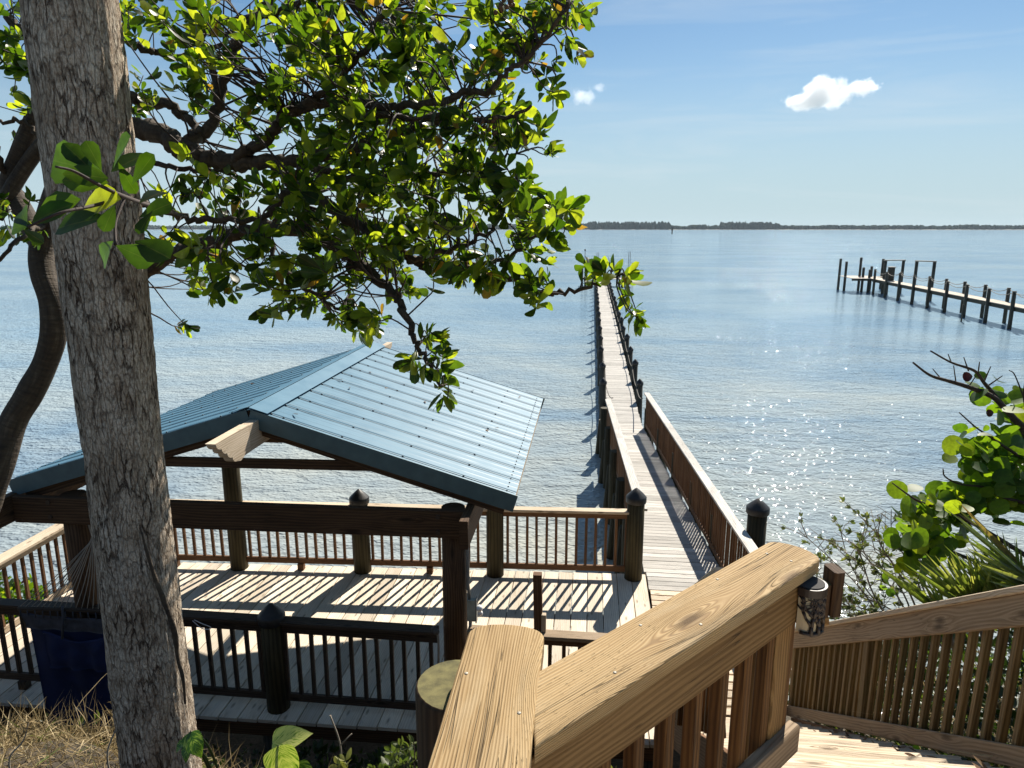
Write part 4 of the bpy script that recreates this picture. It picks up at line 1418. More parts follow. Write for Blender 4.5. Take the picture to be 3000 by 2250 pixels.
# palm trunk
palm = thing('palm_tree', 'thick grey palm trunk with cracked bark standing close by on the left', 'palm', (-1.86, 2.52, 3.2))
q = MB()
NP, NA = 260, 96
for i in range(NP + 1):
    z = 2.7 + (8.6 - 2.7) * i / NP
    rr = 0.151 + 0.008 * math.sin(z * 1.9 + 0.6) - 0.008 * max(0, min(1, (z - 6.3))) + 0.03 * max(0, 3.6 - z)
    cxx = -1.865 + 0.012 * math.sin(z * 1.1)
    cyy = 2.52
    for j in range(NA):
        an = 6.28318 * j / NA
        dv = V((math.cos(an), math.sin(an), 0))
        P3 = V((dv.x * 1.0, dv.y * 1.0, z * 0.16))
        r2 = rr + 0.004 * mnoise.noise(V((dv.x * 34, dv.y * 34, z * 24))) + 0.006 * mnoise.noise(V((dv.x * 9, dv.y * 9, z * 1.5))) + 0.004 * mnoise.noise(V((dv.x * 22, dv.y * 22, z * 5))) + 0.006 * mnoise.noise(V((dv.x * 1.5, dv.y * 1.5, z * 3)))
        q.v.append(V((cxx + dv.x * r2, cyy + dv.y * r2, z)))
for i in range(NP):
    z0, z1 = 5.9 * i / NP, 5.9 * (i + 1) / NP
    for j in range(NA):
        k2 = (j + 1) % NA
        u0, u1 = 0.95 * j / NA, 0.95 * (j + 1) / NA
        q.face((i * NA + j, i * NA + k2, (i + 1) * NA + k2, (i + 1) * NA + j), [(u0, z0), (u1, z0), (u1, z1), (u0, z1)], True)
q.build('trunk', M['palm_bark'], palm)

def on_y(x, y, Y):
    c0_ = V((0, 0, ZC))
    d_ = at(x, y, 1.0) - c0_
    return c0_ + d_ * (Y / d_.y)
MB().tube(curve([on_y(x, y, 2.368) for x, y in ((306, 1150), (318, 1195), (340, 1262), (362, 1318), (378, 1372), (384, 1420), (396, 1470), (400, 1520))], 5), [0.004 + 0.006 * math.sin(math.pi * i / 35) for i in range(36)], 7, True, 0, 0, 0.3, 20).build('vine_stem', M['bark'], palm)

# spreading leafy tree
tree = thing('leafy_tree', 'spreading tree with twisted dark limbs and glossy green leaves over the gazebo', 'tree', (-4.2, 2.6, 2.3))
def px(pts):
    return [at(*p_) for p_ in pts]
trunkq = MB()
tp = curve(px([(-330, 1400, 3.7), (-80, 1180, 3.7), (-12, 1040, 3.72), (23, 920, 3.75), (63, 853, 3.75), (97, 786, 3.75), (115, 720, 3.72), (112, 653, 3.7), (92, 590, 3.7), (88, 540, 3.7), (104, 470, 3.68), (125, 410, 3.65), (160, 340, 3.6), (215, 285, 3.55)]), 8)
nT = len(tp)
trunkq.tube(tp, [0.070 - 0.016 * i / nT for i in range(nT)], 18, True, 0, 0, 0.12, 5.0)
tp2 = curve(px([(121, 690, 3.72), (100, 560, 3.85), (40, 440, 3.95), (20, 400, 3.95), (50, 315, 3.9), (85, 225, 3.85), (130, 120, 3.8), (190, -20, 3.7), (240, -160, 3.7)]), 8)
trunkq.tube(tp2, [0.060 - 0.022 * i / len(tp2) for i in range(len(tp2))], 14, True, 0, 0, 0.10, 6.0)
tp3 = curve(px([(-10, 470, 3.9), (45, 375, 3.9), (95, 310, 3.85), (150, 270, 3.8)]), 6)
trunkq.tube(tp3, 0.04, 10, True, 0, 0, 0.1, 6.0)
trunkq.build('trunk', M['bark'], tree)

LIMBS = [
    ([(215, 285, 3.55), (270, 273, 3.5), (347, 290, 3.45), (400, 325, 3.4), (450, 342, 3.4), (510, 352, 3.35), (590, 352, 3.3), (660, 345, 3.25), (740, 325, 3.2), (830, 300, 3.15), (920, 268, 3.1), (1000, 262, 3.0)], 0.052, 0.012),
    ([(400, 325, 3.4), (425, 292, 3.45), (450, 275, 3.5), (477, 217, 3.5), (493, 140, 3.5), (520, 73, 3.45), (567, 18, 3.4), (610, -70, 3.4)], 0.030, 0.016),
    ([(160, 340, 3.6), (205, 255, 3.65), (263, 213, 3.7), (330, 222, 3.75), (367, 230, 3.75), (410, 262, 3.75), (440, 300, 3.7)], 0.035, 0.018),
    ([(190, 120, 3.7), (252, 82, 3.75), (300, 100, 3.8), (340, 115, 3.85), (400, 122, 3.9), (480, 90, 3.9)], 0.024, 0.010),
    ([(477, 217, 3.5), (440, 70, 3.55), (560, 35, 3.5), (650, 10, 3.45), (720, -40, 3.4)], 0.016, 0.010),
    ([(510, 352, 3.35), (525, 330, 3.3), (562, 312, 3.25), (600, 268, 3.2), (620, 243, 3.15), (667, 232, 3.1), (705, 195, 3.05), (740, 165, 3.0), (790, 100, 2.9), (830, 20, 2.85)], 0.026, 0.010),
    ([(620, 243, 3.15), (680, 225, 3.1), (740, 215, 3.0), (790, 225, 2.95), (860, 230, 2.9), (940, 225, 2.85), (1000, 200, 2.8), (1057, 200, 2.75), (1087, 163, 2.7), (1137, 130, 2.7), (1174, 88, 2.65), (1204, 45, 2.6), (1225, 10, 2.6)], 0.020, 0.005),
    ([(740, 215, 3.0), (787, 240, 2.95), (854, 257, 2.9), (937, 247, 2.85), (1020, 257, 2.8), (1090, 253, 2.75), (1150, 235, 2.7)], 0.015, 0.005),
    ([(590, 352, 3.3), (640, 400, 3.25), (700, 440, 3.2), (760, 480, 3.15), (830, 520, 3.1), (890, 560, 3.1), (924, 580, 3.1), (971, 573, 3.1), (1037, 583, 3.05), (1104, 603, 3.0), (1171, 630, 2.95), (1221, 631, 2.9), (1284, 616, 2.85), (1330, 600, 2.8)], 0.026, 0.005),
    ([(830, 520, 3.1), (890, 556, 3.0), (950, 547, 2.95), (1004, 527, 2.9), (1054, 500, 2.85), (1090, 450, 2.8), (1110, 400, 2.75)], 0.013, 0.004),
    ([(971, 573, 3.1), (1050, 568, 3.05), (1104, 550, 3.0), (1137, 530, 2.95), (1174, 497, 2.9), (1215, 470, 2.85)], 0.011, 0.004),
    ([(215, 640, 3.5), (305, 596, 3.4), (350, 562, 3.35), (400, 540, 3.3), (470, 520, 3.25), (560, 492, 3.2), (650, 500, 3.15), (720, 530, 3.1), (767, 566, 3.0), (807, 596, 2.95), (851, 633, 2.9), (871, 670, 2.85), (894, 720, 2.8), (911, 760, 2.8), (938, 800, 2.8), (951, 836, 2.8)], 0.036, 0.005),
    ([(200, 560, 3.5), (290, 455, 3.0), (327, 447, 2.95), (383, 466, 2.95), (433, 477, 2.95), (500, 474, 2.95), (567, 473, 3.0), (610, 427, 3.0), (640, 390, 3.0)], 0.014, 0.010),
    ([(300, 360, 3.5), (345, 355, 3.5), (420, 368, 3.5), (475, 370, 3.45), (560, 400, 3.4), (640, 440, 3.4)], 0.013, 0.008),
    ([(660, 345, 3.25), (700, 370, 3.2), (780, 385, 3.2), (870, 380, 3.15), (960, 370, 3.1), (1040, 360, 3.0), (1080, 345, 2.9), (1110, 330, 2.9)], 0.018, 0.004),
    ([(560, 492, 3.2), (600, 560, 3.2), (640, 610, 3.2), (690, 640, 3.2), (740, 670, 3.15), (790, 690, 3.1)], 0.012, 0.004),
    ([(104, 490, 3.68), (60, 500, 3.4), (20, 540, 3.3), (-40, 590, 3.3)], 0.012, 0.006),
    ([(20, 400, 3.95), (-10, 320, 3.8), (-30, 270, 3.8)], 0.02, 0.010),
    ([(130, 120, 3.8), (70, 90, 3.8), (30, 50, 3.8), (0, 20, 3.8), (-60, -20, 3.8)], 0.022, 0.012),
    ([(95, 310, 3.85), (50, 262, 3.8), (0, 265, 3.8)], 0.012, 0.008),
]
skel = []
for pts, r0, r1 in LIMBS:
    c = curve(px(pts), 6)
    nC = len(c)
    c = [p_ + rv() * min(0.012, r0) for p_ in c]
    lq = MB().tube(c, [(r0 + (r1 - r0) * (i / nC)) * 1.12 for i in range(nC)], 10 if r0 > 0.012 else 7, True, 0, 0, 0.12, 9.0)
    lq.build('limb', M['bark'], tree)
    skel += c
skel += tp[int(nT * .7):] + tp2[len(tp2) // 2:]
BLOBS = [
    (60, 70, 90, 90, 22), (30, 240, 50, 70, 5), (50, 470, 70, 50, 7), (25, 130, 50, 60, 5), (30, 500, 40, 40, 4),
    (360, 60, 130, 90, 44), (560, 60, 150, 90, 56), (760, 70, 160, 110, 90), (930, 80, 140, 110, 74), (1070, 60, 90, 80, 26),
    (1150, 40, 70, 50, 12), (1210, 30, 50, 40, 10), (1255, 22, 30, 20, 7), (1240, 100, 30, 30, 4), (1170, 120, 50, 40, 6), (1100, 130, 50, 50, 6), (1190, 185, 35, 35, 4),
    (360, 200, 100, 70, 18), (520, 210, 120, 90, 34), (680, 180, 130, 100, 56), (830, 200, 130, 100, 62), (970, 220, 120, 90, 50), (1080, 260, 80, 60, 20), (1150, 280, 50, 40, 8), (1190, 300, 25, 30, 3),
    (420, 380, 90, 60, 16), (400, 440, 90, 50, 16), (560, 420, 100, 60, 24), (650, 310, 110, 80, 40), (800, 330, 120, 90, 62), (930, 340, 110, 80, 50), (1040, 330, 70, 60, 18),
    (700, 440, 110, 80, 52), (840, 440, 120, 80, 66), (970, 440, 90, 70, 36), (1060, 430, 60, 50, 16), (1110, 395, 45, 35, 14), (1130, 440, 40, 30, 8), (1200, 480, 55, 45, 14), (1160, 530, 60, 45, 16),
    (400, 540, 90, 50, 18), (500, 560, 110, 60, 28), (640, 550, 110, 60, 34), (780, 560, 100, 60, 36), (880, 540, 80, 50, 22), (980, 560, 80, 50, 22), (1070, 580, 70, 35, 16), (1140, 600, 40, 30, 6),
    (430, 620, 70, 35, 9), (560, 630, 80, 35, 13), (680, 630, 80, 40, 18), (770, 670, 60, 45, 18), (860, 630, 40, 30, 8), (400, 690, 30, 22, 3), (560, 672, 40, 15, 4), (800, 700, 40, 25, 7),
    (940, 735, 32, 30, 6), (905, 790, 35, 20, 4), (950, 790, 30, 35, 6), (955, 850, 12, 20, 2), (1140, 650, 25, 20, 2),
    (1265, 590, 20, 20, 2), (1310, 590, 30, 22, 4), (1360, 600, 35, 25, 4), (1350, 650, 35, 30, 3), (1375, 680, 25, 20, 2),
    (500, -60, 300, 50, 20), (900, -60, 260, 50, 20), (100, -60, 140, 50, 16),
]
leafq, twq = MB(), MB()
TR = random.Random(77)
for (bx, by, rx, ry, n_) in BLOBS:
    for i in range(int(n_ * (0.95 if bx < 150 else 0.61) + 0.8)):
        while True:
            ex, ey = TR.uniform(-1, 1), TR.uniform(-1, 1)
            if ex * ex + ey * ey < 1:
                break
        dep = TR.uniform(2.55, 4.1) if bx < 1000 else TR.uniform(2.6, 3.2)
        if bx > 880 and by > 570:
            dep = TR.uniform(2.65, 2.95)
        if bx < 150:
            dep = TR.uniform(3.2, 4.2)
        c = at(bx + ex * rx, by + ey * ry, dep)
        near_ = min(skel, key=lambda s_: (s_ - c).length_squared)
        v0 = c - near_
        if v0.length > 0.02:
            side_ = rv(TR) * v0.length * 0.18
            pts = [near_, near_ + v0 * 0.35 + side_ + V((0, 0, 0.03)), near_ + v0 * 0.7 + side_ * 0.7, c]
            l_ = v0.length
            twq.tube(curve(pts, 3), [0.0022 + 0.006 * min(1, l_) * (1 - t / 9) for t in range(10)], 5)
        ax = (v0.normalized() if v0.length > 0.02 else rv(TR)) + rv(TR) * 0.6 + V((0, 0, 0.25))
        cluster(leafq, c, ax, TR.randint(5, 10), TR.uniform(0.054, 0.098), OBOV if TR.random() < 0.5 else ELL, TR.uniform(0.38, 0.50), TR)
twq.build('twigs', M['twig'], tree)
leafq.build('crown', M['leaf'], tree)
# fruit bunches
for (bx, by, dep, n_) in ((1045, 268, 2.75, 18), (1092, 10, 2.6, 12)):
    q = MB()
    for i in range(n_):
        q.ball(at(bx + TR.uniform(-26, 26), by + TR.uniform(-14, 22), dep + TR.uniform(-.04, .04)), 0.0095, 0, 7, 5)
    q.build('fruit', M['berry'], tree)
# spray of leaves hanging close to the viewer, across the palm
nb_ = MB()
nst = MB()
spine = curve(px([(400, 468, 2.9), (330, 446, 1.9), (270, 425, 1.42), (215, 400, 1.30), (160, 370, 1.25), (120, 360, 1.22)]), 5)
nst.tube(spine, [0.006 - 0.004 * i / len(spine) for i in range(len(spine))], 6)
sp2 = curve(px([(270, 425, 1.42), (200, 445, 1.32), (130, 460, 1.25), (60, 490, 1.25)]), 5)
nst.tube(sp2, [0.004 - 0.002 * i / len(sp2) for i in range(len(sp2))], 5)
sp3 = curve(px([(270, 425, 1.42), (250, 480, 1.38), (250, 530, 1.35)]), 5)
nst.tube(sp3, 0.003, 5)
NEAR = [((235, 385), (150, 375), 0.15), ((220, 370), (190, 312), 0.1), ((225, 375), (112, 345), 0.05), ((240, 372), (305, 330), 0.25), ((285, 400), (320, 340), 0.02), ((235, 395), (140, 385), 0.2), ((190, 360), (140, 310), 0.12), ((245, 365), (265, 300), 0.06),
        ((262, 430), (180, 435), 0.75), ((160, 440), (75, 470), 0.3), ((175, 430), (85, 455), 0.12), ((240, 470), (130, 480), 0.02), ((300, 440), (345, 410), 0.02), ((245, 520), (215, 560), 0.03), ((290, 520), (350, 545), 0.03), ((250, 530), (315, 560), 0.02), ((300, 470), (360, 440), 0.04),
        ((250, 440), (225, 490), 0.05), ((255, 350), (285, 410), 0.03), ((205, 335), (175, 375), 0.18), ((330, 455), (300, 495), 0.05), ((70, 485), (25, 490), 0.04), ((60, 490), (40, 455), 0.1), ((50, 495), (85, 520), 0.03)]
for (p0, p1, tn) in NEAR:
    a_, b_ = at(p0[0], p0[1], 1.33), at(p1[0], p1[1], 1.33 + TR.uniform(-.05, .05))
    l_ = (b_ - a_).length
    nb_.leaf(a_, b_ - a_, V((0, -0.85, 0.35)) + rv(TR) * 0.45, l_ * 1.15, l_ * 0.64, OBOV if tn < 0.12 else ELL, 0.12, 0.2, min(0.9, tn + 0.05))
nst.build('near_twig', M['twig'], tree)
nb_.build('near_leaves', M['leaf'], tree)

# ------------------------------------------------------------------ sea grape at the right
sg_ = thing('sea_grape_bush', 'sea grape bush with large round leaves and bare tips above the stair railing', 'bush', (5.0, 5.6, 1.0))
SGD = 5.4
def rs(pts, d0, d1=None):
    d1 = d0 if d1 is None else d1
    n_ = len(pts)
    return curve([at(x, y, d0 + (d1 - d0) * i / (n_ - 1)) for i, (x, y) in enumerate(pts)], 5)
STEMS = [
    ([(2330, 1500), (2300, 1300), (2265, 1100), (2235, 990), (2212, 930), (2192, 906), (2168, 880), (2142, 856), (2092, 836), (2042, 821), (2008, 810), (1972, 783)], 0.042, 0.006),
    ([(2200, 915), (2148, 853), (2125, 826), (2105, 801), (2055, 783), (2010, 758)], 0.018, 0.005),
    ([(2240, 1020), (2200, 985), (2162, 960), (2138, 943), (2108, 923), (2072, 891)], 0.014, 0.004),
    ([(2270, 1130), (2220, 1090), (2170, 1075), (2128, 1053), (2075, 1046), (2042, 1030), (2037, 1013)], 0.014, 0.004),
    ([(2290, 1250), (2200, 1190), (2100, 1130), (2030, 1100), (1985, 1083), (1958, 1066), (1927, 1043)], 0.020, 0.004),
    ([(2290, 1250), (2210, 1230), (2130, 1220), (2050, 1190), (1990, 1175), (1960, 1165)], 0.020, 0.006),
    ([(2055, 783), (2048, 765)], 0.005, 0.003), ([(2092, 801), (2082, 772)], 0.006, 0.003), ([(2112, 812), (2116, 782)], 0.006, 0.003), ([(2125, 826), (2140, 792)], 0.006, 0.003), ([(2136, 832), (2165, 812)], 0.006, 0.003),
    ([(2065, 826), (2060, 790)], 0.005, 0.003), ([(2030, 815), (2015, 797)], 0.005, 0.003), ([(2212, 860), (2192, 810), (2180, 800)], 0.006, 0.003), ([(2092, 836), (2108, 812)], 0.005, 0.003), ([(2240, 960), (2212, 860), (2225, 790)], 0.012, 0.004),
]
lq = MB()
for pts, r0, r1 in STEMS:
    c = rs(pts, SGD, SGD - 0.15)
    lq.tube(c, [r0 + (r1 - r0) * i / len(c) for i in range(len(c))], 8, True, 0, 0, 0.1, 8)
lq.build('stems', M['bark'], sg_)
GR_ = random.Random(12)
GL = [(2118, 858, 58), (2155, 845, 50), (2175, 862, 46), (2190, 885, 60), (2158, 902, 46), (2180, 930, 60), (2205, 900, 55), (2075, 945, 58), (2082, 962, 52), (2108, 958, 50), (2100, 990, 70), (2125, 985, 62), (2140, 985, 55), (2125, 1016, 60), (2158, 1010, 60),
      (2140, 1045, 62), (2165, 1028, 60), (2190, 1000, 70), (2205, 955, 60), (2210, 1050, 70), (2180, 1060, 60), (1958, 1090, 58), (1990, 1095, 46), (2110, 1080, 60), (2128, 1072, 50), (2160, 1095, 60), (2195, 1100, 70), (2075, 1095, 48),
      (1970, 1168, 62), (1990, 1160, 56), (2040, 1128, 60), (2070, 1135, 55), (2035, 1190, 56), (2000, 1225, 62), (2012, 1212, 56), (2080, 1165, 55), (2105, 1140, 60), (2175, 1135, 70), (2210, 1140, 80), (1975, 1115, 55), (2000, 1128, 48), (2052, 1110, 50),
      (2150, 1160, 60), (2120, 1180, 55), (1892, 1250, 26), (1908, 1268, 30), (1995, 1258, 32), (2015, 1255, 28), (2090, 1240, 30), (2060, 1210, 40), (1950, 1125, 40), (1962, 1145, 44), (2130, 925, 30), (2145, 960, 44), (2212, 1010, 60), (2225, 1075, 70), (2230, 980, 60)]
lq = MB()
NGL = len(GL)
GL += [(GR_.uniform(2000, 2215), GR_.uniform(985, 1120), GR_.uniform(46, 62)) for _ in range(34)]
GL += [(GR_.uniform(1945, 2075), GR_.uniform(1085, 1205), GR_.uniform(40, 56)) for _ in range(16)]
GL = [g_ for i_, g_ in enumerate(GL) if i_ < NGL or g_[0] > 1995 + (1110 - g_[1]) * 0.9 or g_[1] > 1070]
GL = [g_ for g_ in GL if not (g_[0] > 2065 and g_[1] > 1118)]
for i, (x, y, s_) in enumerate(GL):
    for rep in range(6 if s_ > 44 else 3):
        dp = SGD - 0.1 + GR_.uniform(-0.3, 0.3) + rep * 0.12
        c = at(x + min(rep, 2) * GR_.uniform(-22, 22), y + min(rep, 2) * GR_.uniform(-19, 19), dp)
        L = s_ * KK * dp / F * GR_.uniform(0.48, 0.78)
        nrm = V((0.25, -0.35, 0.75)) + rv(GR_) * 0.75
        dv = V((-0.8, 0, 0.3)) + rv(GR_) * 0.9
        lq.leaf(c - dv.normalized() * L * 0.5, dv, nrm, L, L * 0.98, ROUND, GR_.uniform(0, .25), GR_.uniform(.05, .3), GR_.random() ** 0.8 * 0.92)
for x, y, s_, tn in ((2092, 815, 26, 1.0), (2140, 893, 20, 1.0)):
    lq.leaf(at(x - s_ / 2, y, SGD - .2), V((1, 0, 0.15)), V((0, -1, 0.3)), s_ * KK * SGD / F, s_ * KK * SGD / F * 0.8, HEART, 0.5, 0.35, tn)
lq.build('leaves', M['leaf_grape'], sg_)

# saw palmetto
pm = thing('saw_palmetto', 'saw palmetto with fans of long stiff blades rising behind the stair railing', 'palmetto', (4.4, 5.0, 1.2))
PR = random.Random(31)
def fan(basep, dep, tips, n_, lw=0.028, tint=(0.1, 0.75)):
    q = MB()
    b_ = at(basep[0], basep[1], dep)
    for i in range(n_):
        f_ = i / (n_ - 1) * (len(tips) - 1)
        j = min(int(f_), len(tips) - 2)
        fr_ = f_ - j
        tx = tips[j][0] * (1 - fr_) + tips[j + 1][0] * fr_ + PR.uniform(-6, 6)
        ty = tips[j][1] * (1 - fr_) + tips[j + 1][1] * fr_ + PR.uniform(-10, 10)
        t_ = at(tx, ty, dep + PR.uniform(-0.35, 0.25))
        dv = t_ - b_
        L = dv.length * PR.uniform(0.82, 1.06)
        q.leaf(b_ + dv * 0.03, dv, V((0.1, -0.9, 0.5)) + rv(PR) * 0.5, L, lw * PR.uniform(.8, 1.2), BLADE, PR.uniform(-.02, .12), 0.35, PR.uniform(*tint))
    return q
for basep, dep, tips, n_, tn in (
        ((2045, 1335), 4.95, [(1895, 1230), (1920, 1235), (1945, 1250), (1975, 1260), (2020, 1240)], 26, (.2, .8)),
        ((2110, 1325), 4.9, [(1960, 1235), (1995, 1212), (2040, 1200), (2085, 1190), (2120, 1192), (2160, 1215)], 44, (.3, .9)),
        ((2210, 1345), 4.9, [(2040, 1215), (2090, 1180), (2140, 1160), (2190, 1160), (2230, 1180)], 44, (.2, .85)),
        ((2235, 1262), 4.6, [(2060, 1090), (2090, 1150), (2100, 1190), (2130, 1225), (2160, 1250)], 26, (.3, .85)),
        ((2250, 1290), 4.7, [(2120, 1190), (2130, 1220), (2150, 1250), (2190, 1290)], 22, (.0, .5)),
        ((2150, 1350), 5.0, [(2010, 1250), (2050, 1225), (2095, 1205), (2140, 1200), (2185, 1210)], 36, (.35, .9)),
        ((2215, 1235), 4.75, [(2075, 1085), (2090, 1100), (2110, 1120)], 8, (.95, 1.0))):
    fan(basep, dep, tips, n_, tint=tn).build('frond', M['palmetto'], pm)
q = MB()
for basep, dep in (((2045, 1335), 4.6), ((2110, 1325), 4.9), ((2210, 1345), 5.0), ((2235, 1262), 4.7)):
    q.tube([at(basep[0], basep[1], dep), at(basep[0] + 60, basep[1] + 260, dep + 0.1)], 0.012, 6)
q.build('stalks', M['twig_grey'], pm)

# twiggy shrub between the newel and the palmetto
ts = thing('twiggy_shrub', 'thin bare twigged shrub with tiny yellow green leaves before the open water', 'shrub', (4.3, 7.0, 0.6))
q, lq = MB(), MB()
SR = random.Random(8)
TW = [((1960, 1420), (1880, 1300), (1830, 1240), (1722, 1142)), ((1990, 1420), (1900, 1310), (1840, 1225), (1812, 1135)), ((2000, 1420), (1940, 1290), (1870, 1200), (1862, 1150)), ((1960, 1420), (1870, 1330), (1800, 1290), (1760, 1220)),
      ((2020, 1420), (1960, 1270), (1900, 1170), (1905, 1110)), ((2030, 1420), (1980, 1250), (1930, 1160), (1925, 1100)), ((2050, 1420), (1990, 1260), (1950, 1180), (1960, 1130)), ((1980, 1420), (1890, 1290), (1850, 1180), (1800, 1170)),
      ((2060, 1420), (1960, 1330), (1880, 1320), (1830, 1300)), ((2000, 1420), (1930, 1350), (1850, 1340), (1790, 1330)), ((2040, 1420), (1930, 1320), (1840, 1275), (1765, 1165)), ((2000, 1430), (1960, 1300), (1920, 1240), (1880, 1215)),
      ((2080, 1420), (2000, 1310), (1950, 1240), (1890, 1190)), ((1950, 1430), (1900, 1370), (1850, 1330), (1810, 1260)), ((2100, 1400), (2010, 1290), (1985, 1190), (1990, 1140)), ((1930, 1440), (1870, 1380), (1820, 1360), (1790, 1310))]
for tw in TW:
    d0 = SR.uniform(6.2, 7.6)
    c = rs(tw, d0, d0 + SR.uniform(-.5, .5))
    q.tube(c, [0.011 - 0.0085 * i / len(c) for i in range(len(c))], 5)
    for rep in range(13):
        i0 = SR.randint(len(c) // 3, len(c) - 1)
        e = c[i0] + V((SR.uniform(-.35, .2), SR.uniform(-.2, .2), SR.uniform(-.05, .32)))
        m_ = lerp(c[i0], e, 0.5) + rv(SR) * 0.04
        q.tube([c[i0], m_, e], [0.0045, 0.0035, 0.002], 4)
        if SR.random() < 0.85:
            for r2 in range(SR.randint(1, 4)):
                cluster(lq, lerp(m_, e, SR.random()), (e - m_) + rv(SR) * .05, SR.randint(4, 7), SR.uniform(.03, .055), ELL, 0.5, SR)
q.build('stems', M['twig_grey'], ts)
lq.build('leaves', M['leaf_small'], ts)

# ------------------------------------------------------------------ low growth
def bush(name, label, cat, spots, mat, Lr, n_leaf=6, rg=None, prof=ELL, tint=None, stems=True):
    rg = rg or random.Random(hash(name) % 100)
    c0 = spots[0]
    t = thing(name, label, cat, (c0[0], c0[1], ground_z(c0[0], c0[1])))
    lq, q = MB(), MB()
    for (x, y, r_, h, n_) in spots:
        for i in range(n_):
            an, rr = rg.uniform(0, 6.283), r_ * math.sqrt(rg.random())
            xx, yy = x + rr * math.cos(an), y + rr * math.sin(an)
            g = ground_z(xx, yy)
            zz = g + h * rg.uniform(0.25, 1.0) * (1 - 0.4 * (rr / r_) ** 2)
            c = V((xx, yy, zz))
            b_ = V((lerp((x, y, 0), (xx, yy, 0), 0.6).x, lerp((x, y, 0), (xx, yy, 0), 0.6).y, g - 0.03))
            if stems:
                q.tube([b_, lerp(b_, c, .5) + rv(rg) * 0.05, c], [0.006, 0.004, 0.002], 4)
            cluster(lq, c, (c - b_).normalized() + rv(rg) * .5, n_leaf, rg.uniform(*Lr), prof, 0.52, rg, tint=tint)
    if stems:
        q.build('stems', M['twig'], t)
    lq.build('leaves', M[mat], t)
    return t
BR = random.Random(4)
bush('shoreline_bush', 'sunny green shoreline bush behind the left platform railing', 'bush', [(-8.6, 8.6, 0.9, 1.15, 150), (-9.6, 9.4, 0.9, 1.1, 110), (-8.0, 7.6, 0.6, 0.8, 60), (-10.2, 8.2, 1.0, 1.2, 90)], 'leaf_grape', (.10, .16), 5, random.Random(2), ROUND)
bush('leafy_shrub', 'small leaved green shrub at the foot of the foreground log post', 'shrub', [(-0.72, 3.2, 0.36, 0.62, 130), (-1.05, 3.5, 0.3, 0.45, 60)], 'leaf_small', (.035, .065), 6, random.Random(9), ELL, 0.25)
bush('leafy_shrub', 'green shrub under the stairs seen between the amber balusters', 'shrub', [(0.45, 3.0, 0.35, 0.8, 70), (0.3, 4.2, 0.4, 0.7, 50)], 'leaf_small', (.05, .08), 6, random.Random(19), ELL, 0.6)
bush('trailing_vine', 'dark leafy vine creeping along the foot of the front platform railing', 'vine', [(-1.75, 5.6, 0.35, 0.40, 46), (-2.5, 5.7, 0.35, 0.3, 26), (-1.45, 5.2, 0.3, 0.5, 40)], 'leaf_bush', (.06, .11), 4, random.Random(29), HEART)
# dense undergrowth
UR = random.Random(40)
lq = MB()
for i in range(1500):
    x = UR.uniform(-6.5, 0.7)
    y = UR.uniform(2.6, 6.0)
    if math.hypot(x + 1.86, y - 2.52) < 0.3:
        continue
    if x < -1.9 and y < 3.4:
        continue
    c = V((x, y, ground_z(x, y) + UR.uniform(0.02, 0.22)))
    cluster(lq, c, V((0, 0, 1)) + rv(UR) * .8, 4, UR.uniform(.03, .07), ELL, 0.5, UR)
def below_rail(x, y):
    """highest level at which growth beside the stairs stays under the railing's cap as one looks over it"""
    yy = y * 2.24 / x
    return ZC - (x / 2.24) * (ZC - (4.64 - 0.69 * (yy - 1.95) + 0.98))
for i in range(4200):
    x = 2.5 + abs(UR.gauss(0, 1.3))
    y = UR.uniform(1.8, 8.0)
    g = ground_z(x, y)
    hi = min(below_rail(x, y) - 0.12, g + 2.0)
    if hi < g + 0.05:
        continue
    c = V((x, y, UR.uniform(g + 0.02, hi)))
    cluster(lq, c, V((0, 0, 1)) + rv(UR) * .8, 4, UR.uniform(.05, .12), ELL, 0.42, UR)
tag(lq.build('undergrowth', M['leaf_bush']), 'shaded low leaves covering the slope', kind='stuff')
# dry fronds and straw behind the right stair railing
lq = MB()
for i in range(2200):
    x, y = UR.uniform(2.45, 4.4), UR.uniform(2.0, 7.4)
    g = ground_z(x, y)
    c = V((x, y, UR.uniform(g + 0.1, max(g + 0.2, min(g + 1.4, below_rail(x, y) - 0.3)))))
    lq.leaf(c, rv(UR) + V((0, 0, 0.4)), rv(UR), UR.uniform(.2, .55), UR.uniform(.006, .014), BLADE, UR.uniform(0, .4), .2, UR.random() * 0.9)
tag(lq.build('dry_thatch', M['straw']), 'tangle of dry straw coloured blades beside the stairs', kind='stuff')
